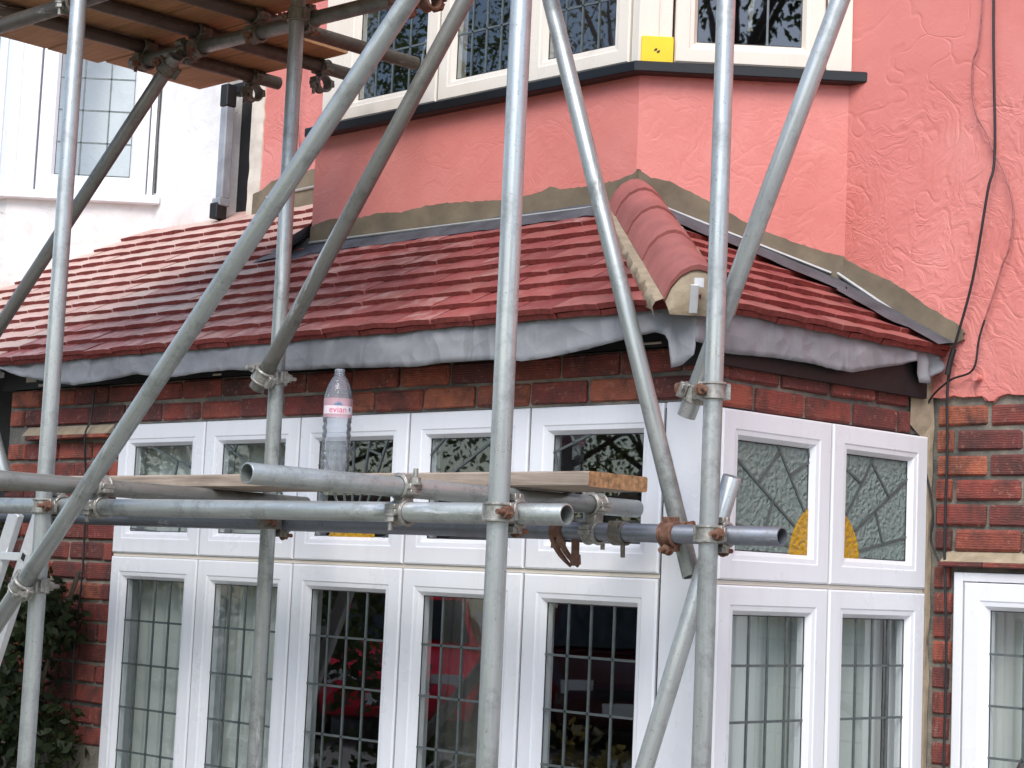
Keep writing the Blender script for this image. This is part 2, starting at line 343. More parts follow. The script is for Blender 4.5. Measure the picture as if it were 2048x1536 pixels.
M = dict(
    brick=m_brick(), mortar=m_mortar(), pink=m_pink('pink_render', 1.0), pink_s=m_pink('pink_render_smooth', .45, .6), white=m_render_white(),
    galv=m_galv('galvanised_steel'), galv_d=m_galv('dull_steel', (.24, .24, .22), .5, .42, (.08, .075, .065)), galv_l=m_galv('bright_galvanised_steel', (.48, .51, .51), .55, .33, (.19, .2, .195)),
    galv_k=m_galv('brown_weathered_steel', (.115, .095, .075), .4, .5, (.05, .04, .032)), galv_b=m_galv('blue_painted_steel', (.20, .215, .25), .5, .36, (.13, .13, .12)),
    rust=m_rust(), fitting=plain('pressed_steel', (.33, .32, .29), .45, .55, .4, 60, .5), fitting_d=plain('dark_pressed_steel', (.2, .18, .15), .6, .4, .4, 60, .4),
    tile=m_tile(), tile_mid=m_tile('dusty_sheen_clay_tile', 1., (.64, .45, .41)), tile_edge=plain('raw_clay_edge', (.19, .035, .028), .9, 0, .35, 60, .6), tile_old_sheen=m_tile_old_sheen(), hip=plain('hip_clay', (.36, .12, .105), .55, 0, .22, 9, .4, .006),  # dusty tile paled further to carry the grazing sky sheen in its colour
    cement=plain('fresh_cement', (.165, .135, .092), .9, 0, .3, 7, .5, .01), cement_p=plain('pale_cement', (.34, .275, .19), .9, 0, .25, 18, .6, .01),
    felt=m_felt(), lead=plain('lead_sheet', (.085, .088, .10), .6, .1, .4, 9, .35, .012), bead=plain('render_bead', (.5, .51, .5), .4, .2, .1, 30, .1),
    black=plain('black_board', (.008, .008, .009), .55, 0, .4, 30, .2), sill=plain('black_sill', (.006, .0065, .007), .35, 0, .3, 20, .1),
    upvc=m_upvc('white_upvc', (.78, .795, .83), (.6, .59, .55)), cream=m_upvc('cream_upvc', (.74, .675, .58), (.52, .45, .35)), upvc_d=plain('gasket', (.03, .03, .032), .6, 0, .1, 20, 0),  # gasket black also stands for shade in the sash gaps
    glass=m_glass(), ripple=m_ripple('rippled_glass', (.42, .53, .49)), amber=m_ripple('amber_glass', (.62, .34, .02), .25), leadbar=plain('lead_came', (.13, .15, .15), .45, .4, .2, 40, .1),
    board=m_wood('weathered_board', (.2, .15, .115), (.42, .34, .27)), board_u=m_wood('scaffold_board_timber', (.30, .145, .062), (.52, .29, .135)), endgrain=plain('orange_end_grain', (.33, .18, .085), .85, 0, .5, 70, .7, .006),
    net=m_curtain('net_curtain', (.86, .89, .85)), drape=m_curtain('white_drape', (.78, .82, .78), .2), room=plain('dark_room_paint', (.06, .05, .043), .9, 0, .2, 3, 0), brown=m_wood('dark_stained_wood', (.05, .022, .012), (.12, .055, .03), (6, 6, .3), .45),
    yellow=plain('yellow_card', (.85, .58, .01), .5, 0, .05, 10, 0), cable=plain('black_cable', (.012, .011, .013), .5, 0, .3, 40, 0), cable_p=plain('pink_painted_cable', (.32, .11, .1), .5, 0, .4, 60, .1),
    ivy=m_leaf('ivy_leaf', (.008, .016, .006), (.035, .05, .018)), leaf=m_leaf('tree_leaf', (.03, .055, .018), (.1, .13, .045)), twig=plain('bark', (.1, .075, .055), .9, 0, .3, 12, .5), hedge=m_leaf('hedge_leaf', (.05, .05, .02), (.16, .13, .06)),
    alu=plain('aluminium', (.66, .67, .68), .38, .5, .06, 30, .1), ground=plain('paving', (.3, .28, .25), .9, 0, .2, 5, .3), asphalt=plain('asphalt', (.06, .06, .06), .9, 0, .2, 20, .3), grass=plain('lawn_turf', (.06, .1, .03), .95, 0, .4, 30, .5),
    clear=m_clear('clear_plastic'), clay=plain('exposed_orange_brick', (.42, .17, .085), .9, 0, .3, 14, .6, .01), plaster=plain('bare_plaster_strip', (.62, .56, .48), .85, 0, .18, 12, .5, .008), pipe=plain('grey_plastic_pipe', (.25, .27, .30), .4, 0, .3, 8, .1),
    roof=plain('main_roof_tile', (.2, .1, .07), .85, 0, .2, 5, .2), red=plain('red_car_paint', (.75, .02, .05), .18, .0, .03, 5, 0), dred=plain('shaded_dark_red_paint', (.05, .006, .007), .2, 0, .03, 5, 0), tyre=plain('tyre_rubber', (.02, .02, .02), .85), carglass=plain('car_glass', (.02, .025, .03), .05, 0, .05, 3, 0), chrome=plain('wheel_alloy', (.55, .55, .56), .3, .8), lamp=plain('lamp_lens', (.75, .75, .72), .15, 0, .05, 5, 0), plate=plain('number_plate', (.75, .75, .7), .4, 0, .1, 30, 0),  # dark red paint deepened to hold the shade the second car stands in
)

# ================================================================ THE SETTING
YF, YU, YM = 4.0, 4.545, 5.03
SA = R(86.97)
FR = Plane((0, YF), 0.); SD = Plane((-3.06, YF), SA); MN = Plane((0, YM), 0.)
UF = Plane((0, YU), 0.); UC = Plane((-3.813, YU), R(45)); UL = Plane((-5.908, YM), R(-45))
WF = Plane((0, YU), 0.); WC = Plane((-7.632, YU), R(45))

g = MB().bb(-60, 60, -70, 30, -.3, 0.).build('ground', M['ground']); g['kind'] = 'structure'
g = MB().bb(-60, 60, -15.5, -8.5, 0.0, .004).build('road', M['asphalt']); g['kind'] = 'structure'
g = MB().bb(-60, 60, -8.5, -8.38, 0.0, .12).build('kerb', M['cement_p'], bevel=.02); g['kind'] = 'structure'
g = MB().bb(-5.6, -1.0, -6.5, 1.4, 0.0, .012).build('lawn', M['grass']); g['kind'] = 'structure'

house = empty('pink_house', (-4.4, 5.0, 0), 'pink rendered house with a brick ground-floor bay and small red tiled roof', 'house')
nbr = empty('white_house', (-8.5, 5.0, 0), 'white rendered neighbouring house with its bay window at the upper left', 'house')

# ---------------------------------------------------------------- walls
def brick_variants():
    out = []
    for k in range(5):
        rr = random.Random(k); bm = bmesh.new(); bmesh.ops.create_cube(bm, size=1.)
        bmesh.ops.scale(bm, vec=(.215, .05, .065), verts=bm.verts)
        bmesh.ops.bevel(bm, geom=bm.edges[:], offset=.0045 + .001 * k, segments=1, affect='EDGES')
        for v in bm.verts: v.co += V((rr.uniform(-1, 1) * .0022, rr.uniform(-1, 1) * .0015, rr.uniform(-1, 1) * .002))
        me = bpy.data.meshes.new('brick'); bm.to_mesh(me); bm.free(); me.materials.append(M['brick']); out.append(me)
    return out
BRK = brick_variants()
def lay_bricks(pl, parent, a0, a1, z_top, courses, pitch=.0755, start=0, phase=0., length=.228, out=0.):
    for c in range(courses):
        z = z_top - pitch * (c + .5); off = (length / 2 if (c + start) % 2 else 0) + phase
        a = a0 - ((a0 - off) % length)
        while a < a1:
            b0, b1 = max(a, a0), min(a + length, a1)
            if b1 - b0 > .035:
                w = b1 - b0 - .012; o = bpy.data.objects.new('brick', random.choice(BRK))
                o.location = pl.p((b0 + b1) / 2 + random.uniform(-.0015, .0015), -.025 + out + random.uniform(.001, .006), z + random.uniform(-.0015, .0015))
                o.scale = (w / .215, 1, (pitch - .0115) / .065); o.rotation_euler = (R(random.uniform(-.4, .4)), R(random.uniform(-.35, .35)), pl.ang + R(random.uniform(-.5, .5)))
                COL.objects.link(o); o.parent = parent
            a += length

# ground-floor bay: front, side, the wall beside it
mb = MB()
FR.box(mb, -6.58, -5.8, -.12, -.008, 0, 2.30)
FR.box(mb, -5.8, -3.07, -.12, -.008, 2.149, 2.30)
FR.box(mb, -5.8, -3.07, -.12, -.008, 0, .78)
fw = mb.build('brick_wall', M['mortar'], house)
mb = MB(); SD.box(mb, 0.0, 1.0, -.12, -.008, 0, .78); mb.build('brick_wall', M['mortar'], house)
mb = MB(); SD.box(mb, 0.0, 1.0, -.12, -.008, 2.138, 2.30)
sw = mb.build('brick_wall', M['mortar'], house)
mb = MB()
mb.bb(-3.02, -2.905, 5.045, 5.25, 0, 2.3); mb.bb(-2.905, -1.6, 5.045, 5.25, 1.724, 2.3); mb.bb(-1.6, 4.5, 5.045, 5.25, 0, 2.3); mb.bb(-2.905, -1.6, 5.045, 5.25, 0, .75)
mw = mb.build('brick_wall', M['mortar'], house)
MB2 = Plane((0, 5.037), 0.)
lay_bricks(FR, fw, -6.575, -3.075, 2.302, 2, phase=.03)
lay_bricks(FR, fw, -6.575, -5.803, 2.092, 15, start=1, phase=.06)
lay_bricks(SD, sw, .012, .93, 2.283, 2, phase=.07)
lay_bricks(MB2, mw, -2.985, -2.5, 2.235, 6, phase=.045, start=1)
lay_bricks(MB2, mw, -2.985, -2.913, 1.742, 12, phase=.045)
# crumbling mortar that fills the inner corner beside the bay window
mb = MB(); rows = []
for i in range(40):
    z = .8 + i * .039; w = .006 + .01 * noise.noise((0, 0, z * 7)) + (.06 if z > 2.14 else 0)
    rows.append([SD.p(1.0 - w, .0 + .004 * noise.noise((3, 0, z * 20)), z), SD.p(1.02, .012, z), V((-2.992 + .010 * noise.noise((9, 1, z * 9)), 5.034, z))])
mb.grid(rows).build('mortar_fillet', M['cement_p'], house)
# ledge of creasing tiles over the side window and beside the big window
each('creasing_tile', [(-2.945 + i * .15, -2.945 + i * .15 + .146, 4.99 + random.uniform(-.006, .006), 5.06, 1.737 + random.uniform(-.003, .003), 1.752) for i in range(9)], 'brick', house, .003)
MB().prism([(-2.94, 5.0, 1.753), (-2.94, 5.05, 1.753), (-2.94, 5.05, 1.79)], (1.3, 0, 0)).build('mortar_fillet', M['cement_p'], house)
each('creasing_tile', [(-6.39 + i * .137, -6.39 + i * .137 + .134, 3.955 + random.uniform(-.008, .008), 4.0, 2.098 + random.uniform(-.003, .003), 2.113) for i in range(4)], 'brick', house, .003)
MB().prism([(-6.42, 3.962, 2.114), (-6.42, 3.995, 2.114), (-6.42, 3.995, 2.15)], (.58, 0, 0)).build('mortar_fillet', M['cement_p'], house)

# black boards behind the torn felt, above the bricks
mb = MB(); FR.box(mb, -6.62, -3.02, -.1, .012, 2.303, 2.40); mb.build('fascia', M['black'], house)
mb = MB(); SD.box(mb, -.02, .985, -.1, .022, 2.247, 2.39); mb.build('fascia', M['black'], house)
for a, z, w, h in ((-5.25, 2.306, .05, .007), (-4.95, 2.309, .09, .006), (-4.35, 2.303, .12, .008), (-4.05, 2.306, .1, .007), (-3.3, 2.31, .07, .006), (-3.2, 2.35, .05, .02), (-3.13, 2.33, .04, .015), (-6.45, 2.33, .07, .018), (-6.36, 2.31, .05, .01)):
    mb = MB(); FR.box(mb, a, a + w, .012, .0135 + random.uniform(0, .003), z, z + h); mb.build('paint_flake', M['plaster'], house, bevel=.001)

# upper floor: pink bay and main wall
def wall_grid(pl, a0, a1, zlo, zhi, step=.03, amp=.004, d=0., seed=0.):
    rows = []; na = max(2, int((a1 - a0) / step))
    for i in range(na + 1):
        a = a0 + (a1 - a0) * i / na; lo = zlo(a) if callable(zlo) else zlo; nz = max(2, int((zhi - lo) / step)); nz = 40
        e_ = min(1., (a - a0) / .05, (a1 - a) / .05); rows.append([pl.p(a, d + amp * e_ * noise.noise((a * 3 + seed, seed, (lo + (zhi - lo) * j / nz) * 3)), lo + (zhi - lo) * j / nz) for j in range(nz + 1)])
    return MB().grid(rows)
for pl, a0, a1 in ((UF, -5.42, -3.816), (UC, .004, .72), (UL, 0., .68)):
    for z0, z1 in ((2.5, 3.31), (4.4, 5.7)):
        mb = MB(); pl.box(mb, a0, a1, -.12, -.012, z0, z1); mb.build('house_wall', M['mortar'], house)
each('house_wall', [(-3.33, 4.5, 5.05, 5.25, 2.3, 5.7), (-6.42, -5.9, 5.05, 5.25, 2.3, 5.7), (-6.42, -3.3, 5.06, 5.25, 2.42, 2.9), (-5.9, -3.33, 4.9, 5.25, 4.45, 5.7), (4.3, 4.5, 5.25, 13, 0, 5.7), (-6.5, 4.5, 12.8, 13, 0, 5.7)], 'mortar', house)
wall_grid(UF, -5.423, -3.813, 2.7, 3.31, seed=1.).build('rendered_wall', M['pink_s'], house, smooth=60)
wall_grid(UC, 0., .69, 2.55, 3.31, seed=2.).build('rendered_wall', M['pink_s'], house, smooth=60)
wall_grid(UL, 0., .686, 2.7, 3.31, seed=3.).build('rendered_wall', M['pink'], house, smooth=60)
RAG = [(-3.34 + i * .012, 2.255 + .012 * noise.noise((i * .33, 0, 0)) - (.018 if noise.noise((i * .21, 5, 0)) > .28 else 0)) for i in range(200)]
wall_grid(MN, -3.328, -.95, lambda a: lerp_list(RAG, a), 3.9, .02, .006, seed=4.).build('rendered_wall', M['pink'], house, smooth=60)
wall_grid(MN, -.95, 4.5, 2.25, 5.7, .3, .004, seed=6.).build('rendered_wall', M['pink'], house, smooth=60)
wall_grid(MN, -3.328, -.95, 3.9, 5.7, .1, .006, seed=4.).build('rendered_wall', M['pink'], house, smooth=60)
wall_grid(MN, -6.365, -5.85, 3.1, 4.6, .03, .005, seed=5.).build('rendered_wall', M['pink'], house, smooth=60)
# thickness of the render where it ends over the bricks
mb = MB(); n = 200
rows = [[V((a, YM + .004 * noise.noise((a * 3, 4, z * 3)), z)), V((a, YM + .03, z - .002))] for a, z in RAG]
mb.grid(rows).build('render_edge', M['pink'], house)

# fresh cement band above the flashing (front, splay, main wall, far left)
top = [(-5.418, 2.945), (-5.386, 2.955), (-5.306, 2.966), (-5.221, 2.961), (-5.136, 2.953), (-5.027, 2.962), (-4.918, 2.951), (-4.788, 2.961), (-4.66, 2.96), (-4.413, 2.942), (-4.272, 2.944), (-4.21, 2.952), (-4.181, 2.966), (-4.135, 2.948), (-4.001, 2.944), (-3.893, 2.949), (-3.82, 2.965), (-3.800, 2.978)]
def ragged(pts, amp=.004, step=.012, s=0.):
    out = []; a = pts[0][0]
    while a < pts[-1][0]:
        out.append((a, lerp_list(pts, a) + amp * noise.noise((a * 30, s, 0)) + amp * .7 * noise.noise((a * 90, s, 3)))); a += step
    return out + [pts[-1]]
def band(pl, top, bot, d, name='cement_band', parent=None):
    t = ragged(top); m = MB(); rows = []
    for a, z in t:
        b = lerp_list(bot, a); k = 6
        rows.append([pl.p(a, -.01, z)] + [pl.p(a, d + .0025 * noise.noise((a * 9, 2, j)), z + (b - z) * j / k) for j in range(k + 1)] + [pl.p(a, -.01, b)])
    m.grid(rows); return m.build(name, M['cement'], parent, smooth=50)
band(UF, top, [(-5.43, 2.84), (-3.8, 2.84)], .010, parent=house)
band(UC, [(0.0, 2.978), (.045, 2.955), (.111, 2.942), (.21, 2.897), (.276, 2.868), (.342, 2.83), (.408, 2.80), (.54, 2.757), (.622, 2.737), (.687, 2.723)], [(0., 2.82), (.7, 2.6)], .010, parent=house)
band(MN, [(-3.33, 2.722), (-3.262, 2.684), (-3.15, 2.631), (-3.095, 2.598), (-3.022, 2.545), (-2.933, 2.493), (-2.9, 2.472), (-2.885, 2.45)], [(-3.33, 2.6), (-2.96, 2.40), (-2.885, 2.43)], .012, parent=house)
band(MN, [(-6.40, 3.27), (-6.33, 3.285), (-6.27, 3.315), (-6.1, 3.33), (-5.9, 3.34)], [(-6.4, 3.12), (-5.9, 3.12)], .012, parent=house)

# inside faces so that the rooms are dark behind the glass
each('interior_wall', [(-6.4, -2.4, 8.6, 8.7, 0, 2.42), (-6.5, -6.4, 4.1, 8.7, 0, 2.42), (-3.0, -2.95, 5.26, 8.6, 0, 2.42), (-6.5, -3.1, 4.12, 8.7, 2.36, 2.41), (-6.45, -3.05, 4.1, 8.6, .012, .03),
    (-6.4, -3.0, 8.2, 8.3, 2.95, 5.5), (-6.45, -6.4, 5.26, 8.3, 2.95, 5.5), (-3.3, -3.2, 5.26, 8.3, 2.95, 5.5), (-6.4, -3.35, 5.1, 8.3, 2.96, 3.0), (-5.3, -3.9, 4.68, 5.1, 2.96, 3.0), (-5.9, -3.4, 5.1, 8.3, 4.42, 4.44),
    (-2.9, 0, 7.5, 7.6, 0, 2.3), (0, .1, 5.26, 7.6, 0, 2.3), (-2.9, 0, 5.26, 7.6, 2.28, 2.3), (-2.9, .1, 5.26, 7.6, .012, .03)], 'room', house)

# main roofs of the pair, out of view; added to block a sun behind the house
def gable(x0, x1, parent):
    mb = MB(); mb.prism([(x0, 4.55, 5.62), (x0, 4.55, 5.72), (x0, 9.1, 9.3), (x0, 13.4, 5.72), (x0, 13.4, 5.62), (x0, 9.1, 9.15)], (x1 - x0, 0, 0)); mb.build('main_roof', M['roof'], parent)
gable(-6.52, 4.9, house); gable(-15, -6.53, nbr)

# ---------------------------------------------------------------- windows
def clip(p, q, r):
    x0, x1, y0, y1 = r; t0, t1 = 0., 1.; dx, dy = q[0] - p[0], q[1] - p[1]
    for d, k in ((-dx, p[0] - x0), (dx, x1 - p[0]), (-dy, p[1] - y0), (dy, y1 - p[1])):
        if abs(d) < 1e-9:
            if k < 0: return None
        else:
            t = k / d
            if d < 0: t0 = max(t0, t)
            else: t1 = min(t1, t)
    if t0 >= t1: return None
    return ((p[0] + dx * t0, p[1] + dy * t0), (p[0] + dx * t1, p[1] + dy * t1))
def bars(pl, segs, rect, d, w=.007, t=.005):
    mb = MB()
    for p, q in segs:
        c = clip(p, q, rect)
        if not c: continue
        (a0, z0), (a1, z1) = c; P, Q = pl.p(a0, d, z0), pl.p(a1, d, z1); L = (Q - P).length
        if L < .012: continue
        ax = (Q - P).normalized(); mb.box((P + Q) / 2, (L, t, w), (ax, pl.n, ax.cross(pl.n)))
    return mb
def grid_segs(r, cols, dz, ztop=None):
    x0, x1, z0, z1 = r; s = [((x0 + (x1 - x0) * k / cols, z0 - 1), (x0 + (x1 - x0) * k / cols, z1 + 1)) for k in range(1, cols)]
    z = (ztop or z1) - dz
    while z > z0: s.append(((x0 - 1, z), (x1 + 1, z))); z -= dz
    return s
def sash(pl, a0, a1, z0, z1, parent, mat='upvc', face=.068, d0=.0, segs=None, glass='glass', label=None, amber=None, bev=.012, dep=.016):
    mb = MB(); g_ = .004; a0 += g_; a1 -= g_; z0 += .003; z1 -= .003
    loops = [(0, -.045), (0, d0 + .011), (.005, d0 + .016), (face - .016, d0 + .016), (face - .012, d0 + .0135), (face, d0 + .012), (face + bev, d0 + .012 - dep), (face + bev, -.03)]
    rows = []
    for i, d in loops: rows.append([pl.p(a0 + i, d, z0 + i), pl.p(a1 - i, d, z0 + i), pl.p(a1 - i, d, z1 - i), pl.p(a0 + i, d, z1 - i)])
    for A, B in zip(rows, rows[1:]):
        for k in range(4): mb.add([A[k], A[(k + 1) % 4], B[(k + 1) % 4], B[k]], [(0, 1, 2, 3)])
    w = mb.build('window', M[mat], parent, recalc=False)
    if label: w['label'] = label
    i = face + bev; r = (a0 + i - .001, a1 - i + .001, z0 + i - .001, z1 - i + .001); gd = d0 + .012 - dep - .002
    if glass == 'glass': MB().add([pl.p(r[0] - .004, gd, r[2] - .004), pl.p(r[1] + .004, gd, r[2] - .004), pl.p(r[1] + .004, gd, r[3] + .004), pl.p(r[0] - .004, gd, r[3] + .004)], [(0, 1, 2, 3)]).build('pane', M[glass], w, recalc=False)
    else: MB().box(pl.p((r[0] + r[1]) / 2, gd - .003, (r[2] + r[3]) / 2), (r[1] - r[0] + .01, .005, r[3] - r[2] + .01), (pl.u, pl.n, V((0, 0, 1)))).build('pane', M[glass], w)
    # black rubber gasket round the glass
    mb = MB(); t = .004
    for q in ((r[0], r[1], r[2], r[2] + t), (r[0], r[1], r[3] - t, r[3]), (r[0], r[0] + t, r[2] + t, r[3] - t), (r[1] - t, r[1], r[2] + t, r[3] - t)): pl.box(mb, q[0], q[1], gd, gd + .002, q[2], q[3])
    mb.build('gasket', M['upvc_d'], w)
    if segs:
        m2 = bars(pl, segs, r, gd + .001)
        if m2.v: m2.build('lead_bars', M['leadbar'], w)
    if amber:
        ca, cz, ra = amber; pts = []
        for k in range(33):
            t = math.pi * k / 32; pts.append((ca + ra * math.cos(t), cz + ra * math.sin(t)))
        pts = [(min(max(x, r[0]), r[1]), min(max(y, r[2]), r[3])) for x, y in pts]; q = []
        for p in pts + [(pts[-1][0], r[2]), (pts[0][0], r[2])]:
            if not q or (abs(p[0] - q[-1][0]) + abs(p[1] - q[-1][1])) > 1e-4: q.append(p)
        MB().prism([pl.p(x, gd + .0005, y) for x, y in q], pl.n * .003).build('amber_pane', M['amber'], w)
    return w, r

def ray_segs(c, angs, r0, L, rings=()):
    s = [((c[0] + r0 * math.cos(R(a)), c[1] + r0 * math.sin(R(a))), (c[0] + L * math.cos(R(a)), c[1] + L * math.sin(R(a)))) for a in angs]
    for i, (a, b) in enumerate(zip(angs, angs[1:])):
        for k, q in enumerate(rings):
            rr = q * (1 + .28 * ((i % 2) * 1.)); s.append(((c[0] + rr * math.cos(R(a)), c[1] + rr * math.sin(R(a))), (c[0] + rr * math.cos(R(b)), c[1] + rr * math.sin(R(b)))))
    return s

G = [-5.793, -5.271, -4.758, -4.23, -3.716, -3.21]
SB = (-4.494, 1.70)
front_rays = ray_segs(SB, [3, 11, 20, 30, 42, 55, 68, 80, 92, 104, 116, 129, 141, 152, 162, 170, 177], .14, 2., (.34, .72, 1.0))
nm = ['first', 'second', 'third', 'fourth', 'fifth']
for i in range(5):
    sash(FR, G[i], G[i + 1], 1.672, 2.148, house, segs=front_rays, label='%s small top light from the left, leaded sunburst' % nm[i], amber=(SB[0], 1.72, .115) if i == 2 else None)
    lo = (G[i] + .083, G[i + 1] - .083, .85, 1.582)
    sash(FR, G[i], G[i + 1], .80, 1.664, house, segs=grid_segs(lo, 4, .156, 1.588), label='%s tall lower light from the left, leaded squares' % nm[i])
SG = [.03, .525, 1.012]; SC = (.525, 1.735)
side_rays = ray_segs(SC, [12, 33, 54, 76, 106, 126, 147, 168], .17, 1.2, (.29,))
for i in range(2):
    sash(SD, SG[i], SG[i + 1], 1.664, 2.134, house, segs=side_rays, glass='ripple', amber=(SC[0], 1.735, .165), label=['left', 'right'][i] + ' obscured top light of the side, half an amber sun')
    lo = (SG[i] + .083, SG[i + 1] - .083, .85, 1.58)
    sash(SD, SG[i], SG[i + 1], .80, 1.656, house, segs=grid_segs(lo, 4, .153, 1.588), label=['left', 'right'][i] + ' tall lower light of the side')
# outer frame behind the sashes and the wide corner post
def member(pl, a0, a1, d0, d1, z0, z1, mat='upvc', name='window_frame', parent=None):
    mb = MB(); pl.box(mb, a0, a1, d0, d1, z0, z1); return mb.build(name, M[mat], parent or house)
for z0, z1 in ((2.11, 2.149), (1.645, 1.69), (.78, .84)): member(FR, -5.80, -3.21, -.1, -.047, z0, z1); member(SD, .03, 1.01, -.1, -.047, z0 - .01, z1 - .01)
for a in G: member(FR, a - .03, a + .03, -.098, -.049, .79, 2.14)
for a in SG: member(SD, a - .02, a + .02, -.098, -.049, .79, 2.13)
for a in G[1:-1]: member(FR, a - .0025, a + .0025, -.044, .006, .81, 1.655, 'upvc_d', 'gap_shade'); member(FR, a - .0025, a + .0025, -.044, .006, 1.68, 2.14, 'upvc_d', 'gap_shade')  # black strips stand for the shade deep in the gaps between sashes
member(FR, -5.79, -3.212, -.04, .006, 1.6625, 1.6735, 'cream', 'transom_trim'); member(SD, .034, 1.008, -.04, .006, 1.6545, 1.6655, 'cream', 'transom_trim')
member(SD, SG[1] - .0025, SG[1] + .0025, -.044, .006, .81, 1.645, 'upvc_d', 'gap_shade'); member(SD, SG[1] - .0025, SG[1] + .0025, -.044, .006, 1.67, 2.12, 'upvc_d', 'gap_shade')
mb = MB()
mb.prism([(-3.207, 3.990, .78), (-3.10, 3.986, .78), (-3.066, 3.986, .78), (-3.046, 4.0, .78), (-3.0445, 4.026, .78), (-3.2, 4.09, .78)], (0, 0, 1.366))
mb.build('corner_post', M['upvc'], house, bevel=.002)
mb = MB(); mb.bb(-3.209, -3.2055, 3.99, 4.0, .79, 2.13); mb.build('gap_shade', M['upvc_d'], house)
MB().prism([FR.p(-5.83, .05, .78), FR.p(-3.0, .05, .78), SD.p(1.0, .06, .78), SD.p(1.0, -.1, .78), FR.p(-3.2, -.1, .78), FR.p(-5.83, -.1, .78)], (0, 0, -.03)).build('window_sill', M['upvc'], house)
# window beside the bay
each('window_frame', [(q[0], q[1], 5.018, 5.11, q[2], q[3]) for q in ((-2.902, -2.872, .75, 1.722), (-2.872, -1.62, 1.695, 1.722), (-2.872, -1.62, .75, .79), (-1.65, -1.62, .79, 1.695))], 'upvc', house, .002)
sash(MN, -2.87, -2.25, .79, 1.695, house, segs=grid_segs((-2.8, -2.3, .85, 1.63), 4, .152, 1.635), label='leaded window beside the bay at the right edge')
sash(MN, -2.25, -1.65, .79, 1.695, house, segs=grid_segs((-2.18, -1.7, .85, 1.63), 4, .152, 1.635))
# cream windows of the upper bay
UG = [-5.275, -4.752, -4.305, -3.848]; un = ['left', 'middle', 'right']
for i in range(3):
    r = (UG[i] + .08, UG[i + 1] - .08, 3.4, 4.35)
    sash(UF, UG[i], UG[i + 1], 3.335, 4.40, house, 'cream', segs=grid_segs(r, 4, .19, 3.405 + .19 * 5 - .02), face=.062, label=un[i] + ' cream window of the upper bay front')
sash(UC, .105, .605, 3.335, 4.40, house, 'cream', segs=grid_segs((.18, .53, 3.4, 4.35), 3, .19, 3.405 + .19 * 5 - .02), face=.062, label='cream window on the splayed side of the upper bay')
each('window_post', [(-5.41, -5.36, 4.553, 4.64, 3.331, 4.4), (-5.357, -5.279, 4.540, 4.64, 3.331, 4.4)], 'cream', house, .0015)
mb = MB(); mb.prism([(-3.845, 4.536, 3.331), (-3.81, 4.530, 3.331), UC.p(.055, .012, 3.331), UC.p(.06, .006, 3.331), UC.p(.065, .012, 3.331), UC.p(.1, .012, 3.331), UC.p(.1, -.08, 3.331), (-3.845, 4.63, 3.331)], (0, 0, 1.07)); mb.build('window_post', M['cream'], house, bevel=.0015)
member(UC, .608, .69, -.08, .012, 3.331, 4.4, 'cream', 'window_post')
for k in UG[1:3]: member(UF, k - .03, k + .03, -.1, -.049, 3.335, 4.4, 'cream'); member(UF, k - .0025, k + .0025, -.044, .006, 3.34, 4.39, 'upvc_d', 'gap_shade')  # dark strip again holds the shade of the sash gap
member(UF, -5.3, -3.84, -.1, -.047, 3.332, 3.37, 'cream'); member(UC, .1, .61, -.1, -.047, 3.332, 3.37, 'cream')
mb = MB(); d = .05; k = math.tan(R(22.5)) * d
f0 = [UF.p(-5.44, d, 0), UF.p(-3.813 + k, d, 0), UC.p(.742, d, 0), UC.p(.742, -.05, 0), UF.p(-3.813, -.05, 0), UF.p(-5.44, -.05, 0)]
mb.prism([p + V((0, 0, 3.292)) for p in f0], (0, 0, .036)); mb.build('window_sill', M['sill'], house, bevel=.004)

# ---------------------------------------------------------------- neighbour
each('house_wall', [(-15, -7.15, 5.035, 5.25, 0, 5.7), (-7.15, -6.66, 5.035, 5.25, 2.3, 5.7)], 'white', nbr)
for pl, a0, a1 in ((WF, -9.2, -7.634), (WC, .003, .70)):
    for z0, z1 in ((2.5, 3.30), (4.42, 5.7)): member(pl, a0, a1, -.15, -.006, z0, z1, 'white', 'house_wall', nbr)
wall_grid(WF, -9.2, -7.632, 2.6, 3.31, seed=11., amp=.012).build('rendered_wall', M['white'], nbr, smooth=60)
wall_grid(WC, 0., .70, 2.6, 3.31, seed=12., amp=.012).build('rendered_wall', M['white'], nbr, smooth=60)
wall_grid(MN, -7.16, -6.645, lambda a: 3.05 + 0 * a, 4.8, .03, .014, seed=13.).build('rendered_wall', M['white'], nbr, smooth=60)
mb = MB(); mb.bb(-6.66, -6.645, 5.03, 5.2, 3.05, 4.8); mb.build('render_edge', M['white'], nbr)
sash(WF, -8.25, -7.70, 3.345, 4.40, nbr, segs=grid_segs((-8.17, -7.78, 3.4, 4.35), 5, .155, 3.43 + .155 * 6), label='front window of the white bay at the left edge')
sash(WC, .125, .645, 3.345, 4.40, nbr, segs=grid_segs((.2, .57, 3.4, 4.35), 3, .155, 3.43 + .155 * 6), label='splayed side window of the white bay')
mb = MB()
mb.prism([WF.p(-7.69, -.08, 3.32), WF.p(-7.69, .012, 3.32), WF.p(-7.64, .018, 3.32), WC.p(.008, .018, 3.32), WC.p(.03, .012, 3.32), WC.p(.034, .006, 3.32), WC.p(.06, .006, 3.32), WC.p(.064, .016, 3.32), WC.p(.12, .016, 3.32), WC.p(.12, -.08, 3.32)], (0, 0, 1.1))
mb.build('window_post', M['upvc'], nbr, bevel=.0015)
member(WC, .648, .672, -.08, .012, 3.32, 4.42, 'upvc', 'window_post', nbr)
d = .045; k = math.tan(R(22.5)) * d
f0 = [WF.p(-9.2, d, 0), WF.p(-7.632 + k, d, 0), WC.p(.715, d, 0), WC.p(.715, -.1, 0), WF.p(-7.632, -.1, 0), WF.p(-9.2, -.1, 0)]
